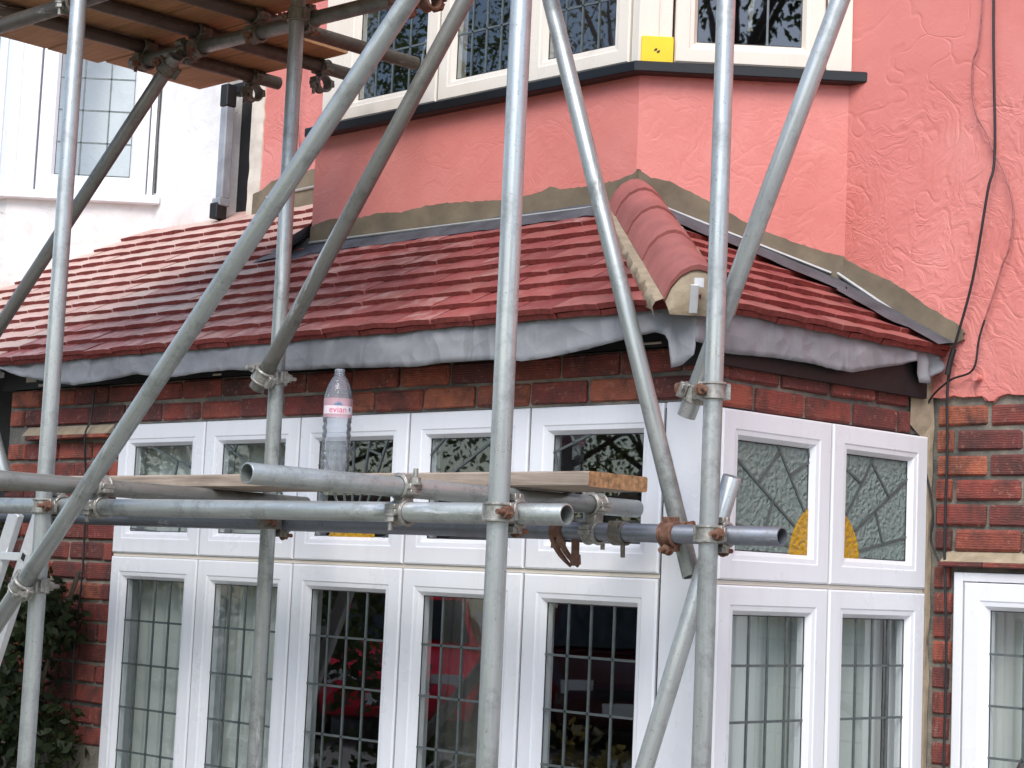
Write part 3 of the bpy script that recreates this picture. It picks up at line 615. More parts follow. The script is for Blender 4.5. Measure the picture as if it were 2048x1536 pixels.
mb = MB().prism([p + V((0, 0, 3.302)) for p in f0], (0, 0, .04)); mb.build('window_sill', M['upvc'], nbr, bevel=.004)
mb = MB(); WC.box(mb, .68, .69, 0, .006, 3.36, 4.42); mb.build('sealant', M['upvc_d'], nbr)
# interior of the white bay
each('interior_wall', [(-9.2, -6.7, 7.0, 7.1, 2.9, 5.5), (-9.3, -9.2, 4.6, 7.1, 2.9, 5.5), (-9.2, -7.7, 4.7, 7.0, 2.95, 3.0), (-9.2, -7.7, 4.7, 7.0, 4.45, 4.5)], 'plaster', nbr)
# porch under the left roof end: black panel stands for its dark recess
mb = MB(); mb.bb(-8.2, -6.6, 4.35, 4.42, 0, 2.42); mb.build('porch_dark_panel', M['black'], nbr)
# recess at the party line (black back stands for its dark depth), pipe and bare strip
mb = MB(); mb.bb(-6.66, -6.43, 5.12, 5.2, 3.05, 4.8); mb.build('recess', M['black'], house)
mb = MB(); rows = []
for i in range(30):
    z = 3.16 + i * .021; w = .02 + .012 * noise.noise((z * 14, 0, 0))
    rows.append([V((-6.515 - w, 5.11, z)), V((-6.515 - w * .6, 5.09 + .006 * noise.noise((z * 30, 1, 0)), z)), V((-6.445, 5.075, z))])
mb.grid(rows).build('exposed_brick', M['clay'], house, smooth=50)
mb = MB(); rows = []
for i in range(110):
    z = 3.16 + i * .013; e = .006 * noise.noise((z * 22, 3, 0)); hollow = -.02 * max(0, noise.noise((z * 9, 7, 0))) if z < 3.45 else 0
    rows.append([V((-6.447, 5.09, z)), V((-6.446, 5.022 - hollow, z)), V((-6.41, 5.018 - hollow * 1.5, z)), V((-6.362 + e, 5.024, z)), V((-6.36 + e, 5.04, z))])
mb.grid(rows).build('plaster_strip', M['plaster'], house, smooth=50)
dp = empty('downpipe', (-6.575, 4.99, 3.2), 'grey square downpipe with black ends between white and pink walls', 'downpipe')
MB().box((-6.572, 4.985, 3.47), (.046, .05, .42)).build('pipe', M['pipe'], dp, bevel=.006)
MB().box((-6.572, 4.985, 3.73), (.052, .056, .10)).box((-6.535, 5.03, 3.765), (.09, .05, .05)).build('bracket', M['black'], dp, bevel=.004)
MB().box((-6.575, 4.98, 3.245), (.056, .06, .035)).build('socket', M['pipe'], dp, bevel=.004)
MB().box((-6.58, 4.972, 3.205), (.052, .06, .07)).build('shoe', M['black'], dp, bevel=.004)

# ---------------------------------------------------------------- the small tiled roof
TH = math.atan(.67); W1 = V((0, math.cos(TH), math.sin(TH))); U1 = V((1, 0, 0)); N1 = U1.cross(W1)
O1 = V((0, 3.86, 2.372))
C0 = V((-3.015, 3.86, 2.372))
sn = SD.n; run = .548; th2 = math.atan(run)
U2 = SD.u.copy(); W2 = (-sn * math.cos(th2) + V((0, 0, math.sin(th2)))); N2 = U2.cross(W2)
HT = V((-3.813, 4.545, 2.372 + .67 * .685))          # top of the hip at the corner of the upper bay
mb = MB()
mb.prism([V((-9.3, 3.93, 2.40)), V((-3.10, 3.93, 2.40)), HT + V((0, .0, -.014)), V((-3.813, 5.03, 2.36 + .67 * 1.16)), V((-9.3, 5.03, 2.36 + .67 * 1.16))], (0, 0, -.02))
e2 = C0 + U2 * 1.17
mb.prism([C0 + V((-.05, .06, .012)), e2 + V((-.03, 0, .004)), V((-3.3, 5.03, 2.36 + .548 * .34)), V((-3.36, 5.0, 2.36 + .548 * .39)), HT + V((0, 0, -.016))], (0, 0, -.02))
roof = mb.build('roof', M['black'], house)

def tile_mesh(name, mat, L=.265, w=.163, t=.016, camber=.0022, seed=0):
    rr = random.Random(seed); top, bot = [], []
    for y in (0, L):
        for k in range(5):
            f = k / 4 * 2 - 1; z = camber * (1 - f * f) * (1.25 if y == 0 else .6)
            j = V((rr.uniform(-.0012, .0012), rr.uniform(-.0025, .0025) if y == 0 else 0, rr.uniform(-.0008, .0008)))
            top.append(V((f * w / 2, y, z + t)) + j); bot.append(V((f * w / 2, y, z)) + j)
    vs = top + bot; fs = [(k, k + 1, 6 + k, 5 + k) for k in range(4)] + [(11 + k, 10 + k, 15 + k, 16 + k) for k in range(4)]
    fs += [(10 + k, 11 + k, k + 1, k) for k in range(4)] + [(5 + k, 6 + k, 16 + k, 15 + k) for k in range(4)] + [(0, 5, 15, 10), (14, 19, 9, 4)]
    m = MB(); m.add(vs, fs); m.m = [1 if 8 <= i < 12 else 0 for i in range(len(fs))]; return m
TN = [tile_mesh('tile', None, seed=k).mesh('roof_tile', [M['tile'], M['tile_edge']], smooth=35, recalc=True) for k in range(5)]
TM = [tile_mesh('tile', None, seed=k + 30).mesh('dusty_sheen_roof_tile', [M['tile_mid'], M['tile_edge']], smooth=35, recalc=True) for k in range(5)]
TO = [tile_mesh('tile', None, seed=k + 9).mesh('weathered_sheen_roof_tile', [M['tile_old_sheen'], M['tile_edge']], smooth=35, recalc=True) for k in range(4)]
TE = [tile_mesh('tile', None, L=.17, seed=k + 20).mesh('eaves_tile', [M['tile_edge'], M['tile_edge']], smooth=35, recalc=True) for k in range(3)]
def tile_mat(O, U, W, Nn, a, s, h, sx=1., tilt=R(8.0)):
    q = Matrix.Rotation(-tilt + R(random.uniform(-.5, .6)), 3, U) @ Matrix.Rotation(R(random.uniform(-.7, .7)), 3, Nn)
    u, w, n = q @ U, q @ W, q @ Nn; loc = O + U * a + W * s + Nn * (h + random.uniform(-.001, .0015))
    m = Matrix((u * sx, w, n)).transposed().to_4x4(); m.translation = loc; return m
hside0 = (HT - C0).cross(V((0, 0, 1))).normalized()
def put_tile(me, name, m, cut=0):
    if cut:
        bm = bmesh.new(); bm.from_mesh(me); co = m.inverted() @ (C0 + hside0 * .006 * cut); no = (m.to_3x3().transposed() @ (hside0 * cut)).normalized()
        d = [(v.co - co).dot(no) for v in bm.verts]
        if min(d) > -.004: bm.free(); return None
        if max(d) > 0:
            g = bmesh.ops.bisect_plane(bm, geom=bm.verts[:] + bm.edges[:] + bm.faces[:], plane_co=co, plane_no=no, clear_outer=True)
            bmesh.ops.holes_fill(bm, edges=[e for e in g['geom_cut'] if isinstance(e, bmesh.types.BMEdge)])
            me = me.copy(); bm.to_mesh(me)
        bm.free()
    o = bpy.data.objects.new(name, me); o.matrix_basis = m; COL.objects.link(o); o.parent = roof; return o
stuff = MB(); cnt = 0; TW = .166
def stuff_tile(m, seed):
    t = tile_mesh('t', None, seed=seed % 7); stuff.add([m @ v if isinstance(v, V) else m @ V(v) for v in t.v], t.f)
hipdx = (HT.x - C0.x) / (HT.y - C0.y)
for r_ in range(14):
    s = r_ * .1; y = 3.86 + s * math.cos(TH); x_hip = C0.x + (y - 3.86) * hipdx
    a_max = 9. if y < 4.50 else -5.40
    left_in = -1.675 * y + .12
    a = -2.93 - (TW / 2 if r_ % 2 else 0)
    while a > -9.2:
        x0, x1 = a - TW / 2, a + TW / 2; a -= TW
        if x0 > a_max - .015 or x0 > x_hip + .01: continue
        if y > 4.545 and x1 < -7.632 + (y - 4.545) + .03: continue
        sx = 1.; c = (x0 + x1) / 2
        if x1 > a_max: sx = (a_max - x0) / TW; c = (x0 + a_max) / 2
        old = (x1 < -5.5 - .12 * noise.noise((r_ * .7, 0, 0)) * 8 and r_ > 2) or (x1 < -6.3 and r_ > 0)  # paler tiles towards the left: age plus sky sheen put into the colour
        if x1 < left_in - .05:
            stuff_tile(tile_mat(O1, U1, W1, N1, c, s, .026, sx), r_ + int(-a * 10)); continue
        m = tile_mat(O1, U1, W1, N1, c + random.uniform(-.002, .002), s + random.uniform(-.0035, .0035) + .005 * noise.noise((c * 2.2, r_ * .6, 0)), .026 + .002 * noise.noise((c * 3, r_ * .9, 5)), sx)
        mid = random.random() < min(1., max(0., (-3.7 - x1) / 1.3))  # share of dusty tiles, paled for grazing sheen, rises to the left
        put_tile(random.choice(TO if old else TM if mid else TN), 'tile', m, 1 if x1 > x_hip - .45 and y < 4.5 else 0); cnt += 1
for i in range(26):
    a = -3.03 + TW / 2 - i * TW + .02
    if a > -6.9: put_tile(random.choice(TE), 'eaves_tile', tile_mat(O1, U1, W1, N1, a, .004, .007, tilt=R(2)), 1 if a > -3.4 else 0)
for r_ in range(9):
    s = r_ * .1; d = s * math.cos(th2)
    y_lo = (C0.y + d / .833 * (4.545 - 3.86)) - 3.86                 # where the hip cuts this course
    a = .04 - (TW / 2 if r_ % 2 else 0)
    # the course stops at the splay of the upper bay, then at the main wall
    xr = C0.x - d
    a_end = 1.17 if xr > -3.33 else 1.17 - (-3.33 - xr)
    while a < a_end + .06:
        x0, x1 = a - TW / 2, min(a + TW / 2, a_end + .01); a += TW
        if x1 - x0 < .02 or x1 < y_lo: continue
        put_tile(random.choice(TN), 'tile', tile_mat(C0, U2, W2, N2, (x0 + x1) / 2, s, .026, (x1 - x0) / TW), -1); cnt += 1
for i in range(8): put_tile(random.choice(TE), 'eaves_tile', tile_mat(C0, U2, W2, N2, .09 + (i - 1) * TW, .004, .007, tilt=R(2)), -1 if i < 4 else 0)
so = stuff.build('far_tiles', [M['tile_old_sheen'], M['tile_edge']], roof); so['kind'] = 'stuff'
print('tiles', cnt)

# hip: half-round tiles bedded in mortar
def on1(x, y, h): return V((x, y, 2.372 + .67 * (y - 3.86))) + N1 * h
def on2(p, h): # onto the side slope
    p = V(p); d = -(p - C0).dot(sn); return V((p.x, p.y, C0.z + d * run)) + N2 * h
hv = (HT - C0); hl = hv.length; hd = hv.normalized(); hside = hd.cross(V((0, 0, 1))).normalized(); hup = hside.cross(hd)
HSH = hside * .0
PRF = [(-.080, -.045), (-.066, -.005), (-.045, .024), (-.02, .040), (0, .0445), (.02, .040), (.045, .024), (.066, -.005), (.080, -.045)]
def arc_tile(t0, t1, k, lift, th=.014, bulge=.0):
    m = MB(); A, B = [], []; n = len(PRF) - 1
    for i in range(4):
        f = i / 3; c = C0 + HSH + hd * (t0 + (t1 - t0) * f) + hup * (lift + bulge * (1 - f)); s = k + bulge * 2 * (1 - f)
        A.append([c + hside * x * s + hup * (z * s - th) for x, z in PRF]); B.append([c + hside * x * s * 1.03 + hup * z * s for x, z in PRF])
    m.grid(B); m.grid([r[::-1] for r in A])
    for i in range(3):
        for q in (0, n): m.add([A[i][q], B[i][q], B[i + 1][q], A[i + 1][q]], [(0, 1, 2, 3)])
    for i in (0, 3): m.grid([A[i], B[i]])
    return m
cuts = [.02, .42, .74, 1.0, hl + .03]
for t0, t1 in zip(cuts, cuts[1:]):
    arc_tile(t0 + .004, t1 - .004, 1.03 + random.uniform(-.04, .04), .067 + random.uniform(-.002, .002), bulge=.007).build('hip_tile', M['hip'], roof, smooth=50)
arc_tile(.05, hl, 1.0, .062, .01).build('hip_joint', M['cement_p'], roof, smooth=40)
mb = MB(); rows = []
for sgn in (-1, 1):
    rows = []
    for i in range(50):
        c = C0 + HSH + hd * (.03 + i * (hl - .01) / 49) + hup * .064; j = .006 * noise.noise((i * .5, sgn, 0))
        e = c + hup * -.040 + hside * sgn * (.074 + j); g_ = on1 if sgn < 0 else None
        def deck(q, h): return on1(q.x, q.y, h) if sgn < 0 else on2(q, h)
        q1, q2 = e + hside * sgn * (.010 + j), e + hside * sgn * (.021 + 1.8 * j)
        rows.append([e, deck(q1, .062), deck(q2, .052 + j * .5), deck(q2 + hside * sgn * .004, .02)])
    mb.grid(rows)
mb.build('bedding_mortar', M['cement_p'], roof, smooth=50)
mb = MB(); rows = []; cc0 = C0 + HSH + hd * .03 + hup * .064
for k, (px, pz) in enumerate(PRF):
    e = cc0 + hside * px + hup * (pz - .006); lo = cc0 + hup * -.075 - hd * .045 + hside * px * .9
    rows.append([e + (lo - e) * (j / 4) - hd * (.018 * math.sin(math.pi * j / 4) + .006 * noise.noise((k * .7, j, 2))) for j in range(5)])
mb.grid(rows).build('hip_end_mortar', M['cement_p'], roof, smooth=60)
mb = MB(); b = C0 + hd * .0
i0 = V((-3.085, 3.80, 2.40))
mb.box(V((-2.972, 3.815, 2.436)), (.026, .006, .026), (V((.75, .66, 0)), V((.66, -.75, 0)), V((0, 0, 1))))
mb.box(V((-2.985, 3.812, 2.394)), (.022, .005, .075), (V((.75, .66, 0)), V((.62, -.72, -.3)).normalized(), V((.2, -.2, .95)).normalized()))
mb.build('hip_iron', M['alu'], roof, bevel=.001)

# ---------------------------------------------------------------- torn felt hanging out under the eaves
FE = [(-9.3, 2.3), (-6.9, 2.31), (-6.62, 2.36), (-6.509, 2.383), (-6.40, 2.36), (-6.287, 2.334), (-6.11, 2.307), (-5.924, 2.285), (-5.716, 2.297), (-5.532, 2.311), (-5.40, 2.295), (-5.30, 2.290), (-5.152, 2.3), (-4.987, 2.302), (-4.774, 2.287), (-4.426, 2.283), (-4.262, 2.276), (-4.082, 2.271), (-3.974, 2.278), (-3.765, 2.277), (-3.645, 2.267), (-3.567, 2.271), (-3.416, 2.285), (-3.307, 2.3), (-3.201, 2.317), (-3.15, 2.322), (-3.115, 2.312), (-3.10, 2.29), (-3.095, 2.222), (-3.06, 2.228), (-3.0, 2.27), (-2.94, 2.285)]
FS = [(-.13, 2.29), (-.061, 2.287), (.002, 2.273), (.195, 2.284), (.376, 2.286), (.469, 2.281), (.565, 2.282), (.713, 2.313), (.814, 2.332), (.878, 2.351), (.897, 2.349), (.91, 2.289), (.955, 2.288), (1.0, 2.33), (1.04, 2.38)]
def felt(pl, pts, a0, a1, ztop, step=.012, seed=0.):
    rows = []; a = a0
    while a <= a1 + 1e-6:
        z1 = lerp_list(pts, a) + .0015 * noise.noise((a * 40, seed, 0)); row = []; base = .124 if pl is FR else .036
        for j in range(8):
            f = j / 7; z = ztop + (z1 - ztop) * f
            d = base + .012 * f + (.016 if pl is FR else .009) * f * noise.noise((a * 3.2, seed, f * 1.2)) + .004 * noise.noise((a * 14, seed, f * 3)) + .007 * abs(noise.noise((a * 6 + f * 1.5, seed + 4, f * 3))) + .004 * abs(noise.noise((a * 17 - f * 4, seed + 9, f * 2)))
            if pl is SD and a > .80: d += .03 * (a - .80) * math.sin(a * 95) * f * 3
            if pl is FR and a < -6.0: d += .05 * f * max(0, math.sin((a + 6.0) * 7)) * .6
            row.append(pl.p(a, d, z))
        rows.append(row); a += step
    m = MB().grid(rows); o = m.build('felt', M['felt'], roof, smooth=70, recalc=False)
    md = o.modifiers.new('thickness', 'SOLIDIFY'); md.thickness = .002; return o
felt(FR, FE, -9.2, -3.02, 2.405, seed=1.); felt(SD, FS, -.128, 1.03, 2.400, seed=5.)

# ---------------------------------------------------------------- lead and beads along the walls
mb = MB(); rows = []
for i in range(90):
    x = -5.50 + i * (1.70 / 89); e = .055 + .012 * noise.noise((x * 5, 0, 0)) + .008 * noise.noise((x * 17, 2, 0)) + (.05 if x < -5.36 else 0)
    w = .004 * noise.noise((x * 11, 4, 0))
    rows.append([V((x, YU - .004, 2.372 + .67 * .685 + .075)), V((x, YU - .012, 2.372 + .67 * .685 + .045)), on1(x, YU - .03, .042 + w), on1(x, YU - e * .6, .043 + w * 1.5), on1(x, YU - e, .038 + w)])
mb.grid(rows)
rows = []
for i in range(30):
    y = 4.47 + i * (.55 / 29); rows.append([on1(-5.66 + .012 * noise.noise((y * 9, 0, 3)), y, .038), on1(-5.58, y, .046 + .004 * noise.noise((y * 14, 2, 0))), on1(-5.50, y, .05 + .006 * noise.noise((y * 18, 5, 0))), on1(-5.44, y, .07), V((-5.43 - max(0, y - YU), y, 2.372 + .67 * (y - 3.86) + .13))])
mb.grid(rows)
mb.build('lead_flashing', M['lead'], roof, smooth=60, recalc=False)
mb = MB(); rows = []
line = [UC.p(a, .0, 0) for a in [.0 + i * .686 / 20 for i in range(21)]] + [V((x, YM, 0)) for x in [-3.31 + i * .37 / 14 for i in range(15)]]
for i, p in enumerate(line):
    nn = UC.n if i < 20 else (UC.n + V((0, -1, 0))).normalized() if i < 22 else V((0, -1, 0))
    w = .10 + .016 * noise.noise((i * .4, 0, 0)) + (.045 if 18 < i < 31 else 0); w *= 1.3 if i < 8 else .9 if i < 13 else 1.
    t = on2(p, .05)
    rows.append([p + nn * .004 + V((0, 0, t.z + .025)), on2(p + nn * .014, .062), on2(p + nn * w * .5, .06), on2(p + nn * w, .05)])
mb.grid(rows).build('lead_flashing', M['lead'], roof, smooth=60, recalc=False)
def bead(name, pts, r=.006): MB().sweep(pts, r, 6).build('bead', M['bead'], roof, smooth=60)
bead('b', [V((-5.415, YU - .014, 2.884)), V((-3.85, YU - .014, 2.868))], .005)
bead('b', [UC.p(.06, .014, 2.868), UC.p(.64, .014, 2.668)], .0055)
bead('b', [V((-3.35, YM - .02, 2.675)), V((-2.965, YM - .016, 2.424))], .0065)
bead('b', [V((-6.3, YM - .014, 3.245)), V((-5.88, YM - .016, 3.26))], .006)

# ================================================================ SCAFFOLD
scaf = empty('scaffold', (-3.8, 3.3, 0), 'galvanised tube scaffold with clamped standards, ledgers and diagonal braces in front of the bay', 'scaffold')
TR = .02415
_tube_cache = {}
def tube(p, q, name, mat='galv', label=None, r=TR):
    p, q = V(p), V(q); L = (q - p).length; m = MB(); seg = 24; ri = r - .004
    rings = [(ri, .0), (r - .001, .0), (r, .001), (r, L - .001), (r - .001, L), (ri, L), (ri, L - .25 if L > .3 else L / 2)]
    if True:
        rings = [(ri, .25 if L > .3 else L / 2)] + rings
    m.lathe(rings, (0, 0, 0), seg)
    n = len(rings)
    m.add([(0, 0, rings[0][1])], []); m.f += [(k, (k + 1) % seg, len(m.v) - 1) for k in range(seg)]; m.m += [0] * seg
    m.add([(0, 0, rings[-1][1])], []); b = (n - 1) * seg; m.f += [(b + (k + 1) % seg, b + k, len(m.v) - 1) for k in range(seg)]; m.m += [0] * seg
    o = bpy.data.objects.new(name, m.mesh(name, M[mat], smooth=50, recalc=True)); d = (q - p).normalized()
    o.matrix_basis = Matrix.Translation(p) @ d.to_track_quat('Z', 'Y').to_matrix().to_4x4()
    put(o, scaf)
    if label: o['label'] = label
    return o
S1, S2, S3, S5 = (-4.668, 2.97), (-2.852, 2.97), (-4.507, 3.67), (-2.803, 3.67)
tube((*S1, 0), (*S1, 5.2), 'standard', 'galv_l', 'leftmost full upright tube')
tube((*S2, 0), (*S2, 5.2), 'standard', 'galv_l', 'central upright tube nearest the camera')
tube((*S3, 0), (*S3, 5.2), 'standard', 'galv', 'upright tube behind the water bottle')
tube((*S5, 0), (*S5, 5.2), 'standard', 'galv_l', 'right upright tube at the bay corner')
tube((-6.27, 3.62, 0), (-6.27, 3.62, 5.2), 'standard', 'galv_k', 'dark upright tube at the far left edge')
YO, YI = 3.022, 3.722
tube((-6.6, YO, 1.80), (-2.695, YO, 1.789), 'ledger', 'galv', 'near horizontal tube across the picture')
tube((-6.6, YI, 1.795), (-2.62, YI, 1.774), 'ledger', 'galv_b', 'far horizontal tube with bluish paint, open end at right')
tube((-3.21, 2.545, 1.849), (-3.225, 3.90, 1.847), 'transom', 'galv', 'cross tube with its open end towards the left')
tube((-4.47, 2.45, 1.853), (-4.462, 3.78, 1.845), 'transom', 'galv_d', 'cross tube beside the left upright')
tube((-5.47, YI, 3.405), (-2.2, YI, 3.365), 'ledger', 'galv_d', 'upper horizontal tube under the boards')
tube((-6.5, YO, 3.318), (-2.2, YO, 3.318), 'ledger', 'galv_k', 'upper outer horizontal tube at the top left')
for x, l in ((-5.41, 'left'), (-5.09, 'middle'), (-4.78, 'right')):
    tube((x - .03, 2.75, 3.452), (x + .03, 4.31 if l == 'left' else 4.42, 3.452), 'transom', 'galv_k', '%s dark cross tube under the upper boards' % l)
YD = 2.97 - .053
d1a, d1b = V((-4.768, YD, 1.468)), V((-3.173, YD, 3.0)); dd = (d1b - d1a)
tube(d1a - dd * .5, d1b + dd * .3, 'brace', 'galv', 'long diagonal brace rising from lower left to top centre')
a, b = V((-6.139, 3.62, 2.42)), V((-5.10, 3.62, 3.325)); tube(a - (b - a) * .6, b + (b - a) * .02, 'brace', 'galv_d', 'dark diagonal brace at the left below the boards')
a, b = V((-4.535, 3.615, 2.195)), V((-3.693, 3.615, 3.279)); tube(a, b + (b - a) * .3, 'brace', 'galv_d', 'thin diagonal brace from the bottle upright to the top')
a, b = V((-3.525, 3.79, 3.30)), V((-2.945, 3.79, 1.67)); tube(a + (a - b) * .3, b, 'brace', 'galv', 'diagonal brace falling to the bay corner')
a, b = V((-2.504, 3.735, 3.087)), V((-2.937, 3.735, 2.075)); tube(a + (a - b) * .3, b, 'brace', 'galv_l', 'diagonal brace at the right with an open lower end')
a, b = V((-3.09, 3.725 + .05, 1.10)), V((-2.815, 3.725 + .05, 1.925)); tube(a + (a - b) * .6, b, 'brace', 'galv_l', 'short diagonal brace at the bottom right')
a, b = V((-6.03, 3.58, 2.15)), V((-5.86, 3.58, 1.88)); tube(a + (a - b) * 1.5, b, 'brace', 'galv', 'brace end at the far left edge')

def bolt(m, p, d, L=.05, r=.006, nut=True, mi=0):
    p, d = V(p), V(d).normalized(); m.cyl(p, p + d * L, r, 10)
    if nut: m.cyl(p + d * L * .45, p + d * (L * .45 + .013), .0135, 6); m.cyl(p + d * (L * .45 - .004), p + d * L * .45, .016, 14)
def clamp(c1, ax1, c2, ax2, mat='fitting', ref1=None, nut1=None, nut2=None, label=None, bmat='fitting', w=.044):
    """double coupler: a strap round each of two tubes, a body between them and two eye bolts"""
    c1, c2, ax1, ax2 = V(c1), V(c2), V(ax1).normalized(), V(ax2).normalized(); m = MB(); sep = (c2 - c1)
    s1 = sep - ax1 * sep.dot(ax1); s2 = -(sep - ax2 * sep.dot(ax2))
    s1 = s1.normalized() if s1.length > 1e-4 else ax1.orthogonal(); s2 = s2.normalized() if s2.length > 1e-4 else ax2.orthogonal()
    for c, ax, s in ((c1, ax1, s1), (c2, ax2, s2)):
        m.band(c, ax, TR + .0006, TR + .006, w, seg=22)
        t = ax.cross(s)
        for sg in (-1, 1):   # lugs
            m.box(c + t * sg * (TR + .010) - s * .001, (.02, .013, w * .92), (t, s, ax)); m.box(c + t * sg * (TR + .012) + s * .012, (.016, .012, w * .8), (t, s, ax))
        for e in (-1, 1): m.band(c, ax, TR + .004, TR + .0085, .006, seg=22) if False else None
        m.band(c + ax * (w / 2 - .004), ax, TR + .004, TR + .0095, .006, a0=-2.2, a1=2.2, ref=-s, seg=16); m.band(c - ax * (w / 2 - .004), ax, TR + .004, TR + .0095, .006, a0=-2.2, a1=2.2, ref=-s, seg=16)
    m.box((c1 + c2) / 2, (max(.012, sep.length - 2 * TR), .034, .034), (s1, ax1.cross(s1), ax1))
    o = m.build('coupler', M[mat], scaf, smooth=40, bevel=.0012)
    if label: o['label'] = label
    for c, ax, s, k in ((c1, ax1, s1, nut1), (c2, ax2, s2, nut2)):
        t = ax.cross(s); k = k if k is not None else 1
        m = MB(); bolt(m, c + t * k * (TR + .014) + s * .018, -s, .062); m.build('bolt', M[bmat], o, smooth=40)
        m = MB(); m.cyl(c - t * k * (TR + .012) - ax * .016, c - t * k * (TR + .012) + ax * .016, .006, 8); m.build('hinge_pin', M[bmat], o, smooth=40)
    return o
Z = V((0, 0, 1)); X = V((1, 0, 0)); Yv = V((0, 1, 0))
clamp((*S1, 1.793), Z, (S1[0], YO, 1.796), X, 'fitting', nut1=-1, bmat='rust')
clamp((*S2, 1.79), Z, (S2[0], YO, 1.7895), X, 'fitting', nut1=-1, bmat='rust')
clamp((*S3, 1.785), Z, (S3[0], YI, 1.785), X, 'fitting_d', nut1=-1, bmat='rust')
clamp((*S5, 1.775), Z, (S5[0], YI, 1.775), X, 'fitting', nut1=-1, bmat='rust', label='paint-splashed coupler at the bay corner')
clamp((-3.215, YO, 1.7895), X, (-3.215, YO, 1.849), Yv, 'fitting', nut1=1, nut2=-1)
clamp((-3.222, YI, 1.775), X, (-3.222, YI, 1.847), Yv, 'fitting', nut1=-1)
clamp((-4.466, YO, 1.794), X, (-4.466, YO, 1.852), Yv, 'fitting', nut1=1)
clamp((S1[0], S1[1], 1.565), Z, (-4.668, YD, 1.564), dd, 'fitting', nut1=1, nut2=-1, label='bright swivel coupler at the lower left')
clamp((*S3, 2.232), Z, (-4.505, 3.615, 2.234), V((.842, 0, 1.084)), 'fitting', nut1=1)
clamp((*S5, 2.130), Z, (-2.912, 3.735, 2.134), V((.433, 0, 1.012)), 'fitting', nut1=1, nut2=-1, bmat='rust')
clamp((*S3, 3.395), Z, (S3[0], YI, 3.396), X, 'fitting_d', bmat='rust')
clamp((-2.965, YI, 1.7745), X, (-2.985, 3.79, 1.78), V((.58, 0, -1.63)), 'rust', nut1=-1, bmat='rust', label='rusty brown coupler on the bluish tube')
clamp((-5.12, 3.62, 3.31), V((1.04, 0, .905)), (-5.16, YI, 3.402), X, 'fitting_d', bmat='rust')
for x in (-5.40, -5.085, -4.775): clamp((x, YI, 3.40 - .01 * (x + 5.4)), X, (x, YI, 3.452), Yv, 'fitting_d', bmat='rust')
clamp((-5.39, 4.20, 3.452), Yv, (-5.39, 4.20, 3.392), X, 'fitting_d', bmat='fitting_d'); clamp((-5.07, 4.26, 3.452), Yv, (-5.07, 4.26, 3.392), X, 'fitting_d', bmat='fitting_d')
for x, y in ((-4.05, YI), (-3.93, YI)): clamp((x, y, 3.386), X, (x, y - .02, 3.345), X, 'rust', bmat='rust')
clamp((-4.79, YO, 3.318), X, (-4.79, YO, 3.376), Yv, 'fitting_d')
# spare half coupler, jaw hanging open, beside the end of the near ledger
m = MB(); cx = V((-3.335, YI, 1.774))
m.band(cx, X, TR + .0006, TR + .008, .04, a0=-.6, a1=3.6, ref=Yv, seg=20)
for k, (w0, w1) in enumerate(((-.018, -.008), (.008, .018))):
    path = [cx + V(((w0 + w1) / 2, -.026 + .004 * i, -.006 - .014 * i)) + V((.012 * i * i * .12, 0, 0)) for i in range(7)]
    m.sweep(path, [.008, .0085, .0085, .008, .0075, .006, .004], 8)
m.box(cx + V((.0, -.012, -.034)), (.042, .014, .018)); m.cyl(cx + V((.05, .0, -.02)), cx + V((.062, -.012, -.075)), .011, 8); m.cyl(cx + V((.06, -.01, -.06)), cx + V((.066, -.014, -.085)), .0145, 6)
m.build('open_coupler', M['rust'], scaf, smooth=40)
m = MB(); c = V((-3.13, YI, 1.7735)); m.band(c, X, TR + .0006, TR + .007, .042, seg=22); m.box(c + V((0, -.02, .024)), (.036, .02, .016)); m.box(c + V((0, -.03, .008)), (.03, .012, .03)); m.cyl(c + V((.012, -.004, -.02)), c + V((.014, -.004, -.062)), .0065, 8)
m.build('coupler', M['fitting_d'], scaf, smooth=40, bevel=.001)

# ---------------------------------------------------------------- boards
def board(name, x0, x1, y0, y1, z0, z1, mats, label, cat, group=None, rz=0., sag=0.):
    m = MB(); n = 16; L = x1 - x0; cx, cy = (x0 + x1) / 2, (y0 + y1) / 2; rows = []; b = .004
    prof = [(y0 + b, z0), (y1 - b, z0), (y1, z0 + b), (y1, z1 - b), (y1 - b, z1), (y0 + b, z1), (y0, z1 - b), (y0, z0 + b)]
    for i in range(n + 1):
        f = i / n; dz = -sag * 4 * f * (1 - f) + .0015 * noise.noise((f * 5, y0, 0)); rows.append([(-L / 2 + L * f, y - cy, z - z0 + dz) for y, z in prof])
    k = len(prof); m.add([p for r in rows for p in r], [(i * k + j, i * k + (j + 1) % k, (i + 1) * k + (j + 1) % k, (i + 1) * k + j) for i in range(n) for j in range(k)])
    m.add(rows[0], [tuple(range(k - 1, -1, -1))], 1); m.add(rows[-1], [tuple(range(k))], 1)
    o = m.build(name, mats, None, smooth=40); o.location = (cx, cy, z0); o.rotation_euler.z = rz
    return tag(o, label, cat, group)
board('scaffold_board', -5.9, -2.962, 3.395, 3.62, 1.8745, 1.9125, [M['board'], M['endgrain']], 'grey weathered scaffold board with orange end under the bottle', 'scaffold board', rz=R(.0))
y = 4.255; k = 0
names = ['nearest the wall', 'second from the wall', 'third from the wall', 'fourth from the wall', 'fifth from the wall', 'sixth from the wall']
while y > 2.9:
    board('platform_board', -5.79 + random.uniform(-.02, .05) - (.0 if k else 0), [-4.93, -4.88, -3.95, -3.9, -3.92, -3.88][k], y - .222, y, 3.4775 + random.uniform(0, .002), 3.5155 + random.uniform(0, .002), [M['board_u'], M['board_u']], 'brown overhead platform board at the top left, ' + names[k], 'scaffold board', 'boards of the overhead platform')
    y -= .228; k += 1

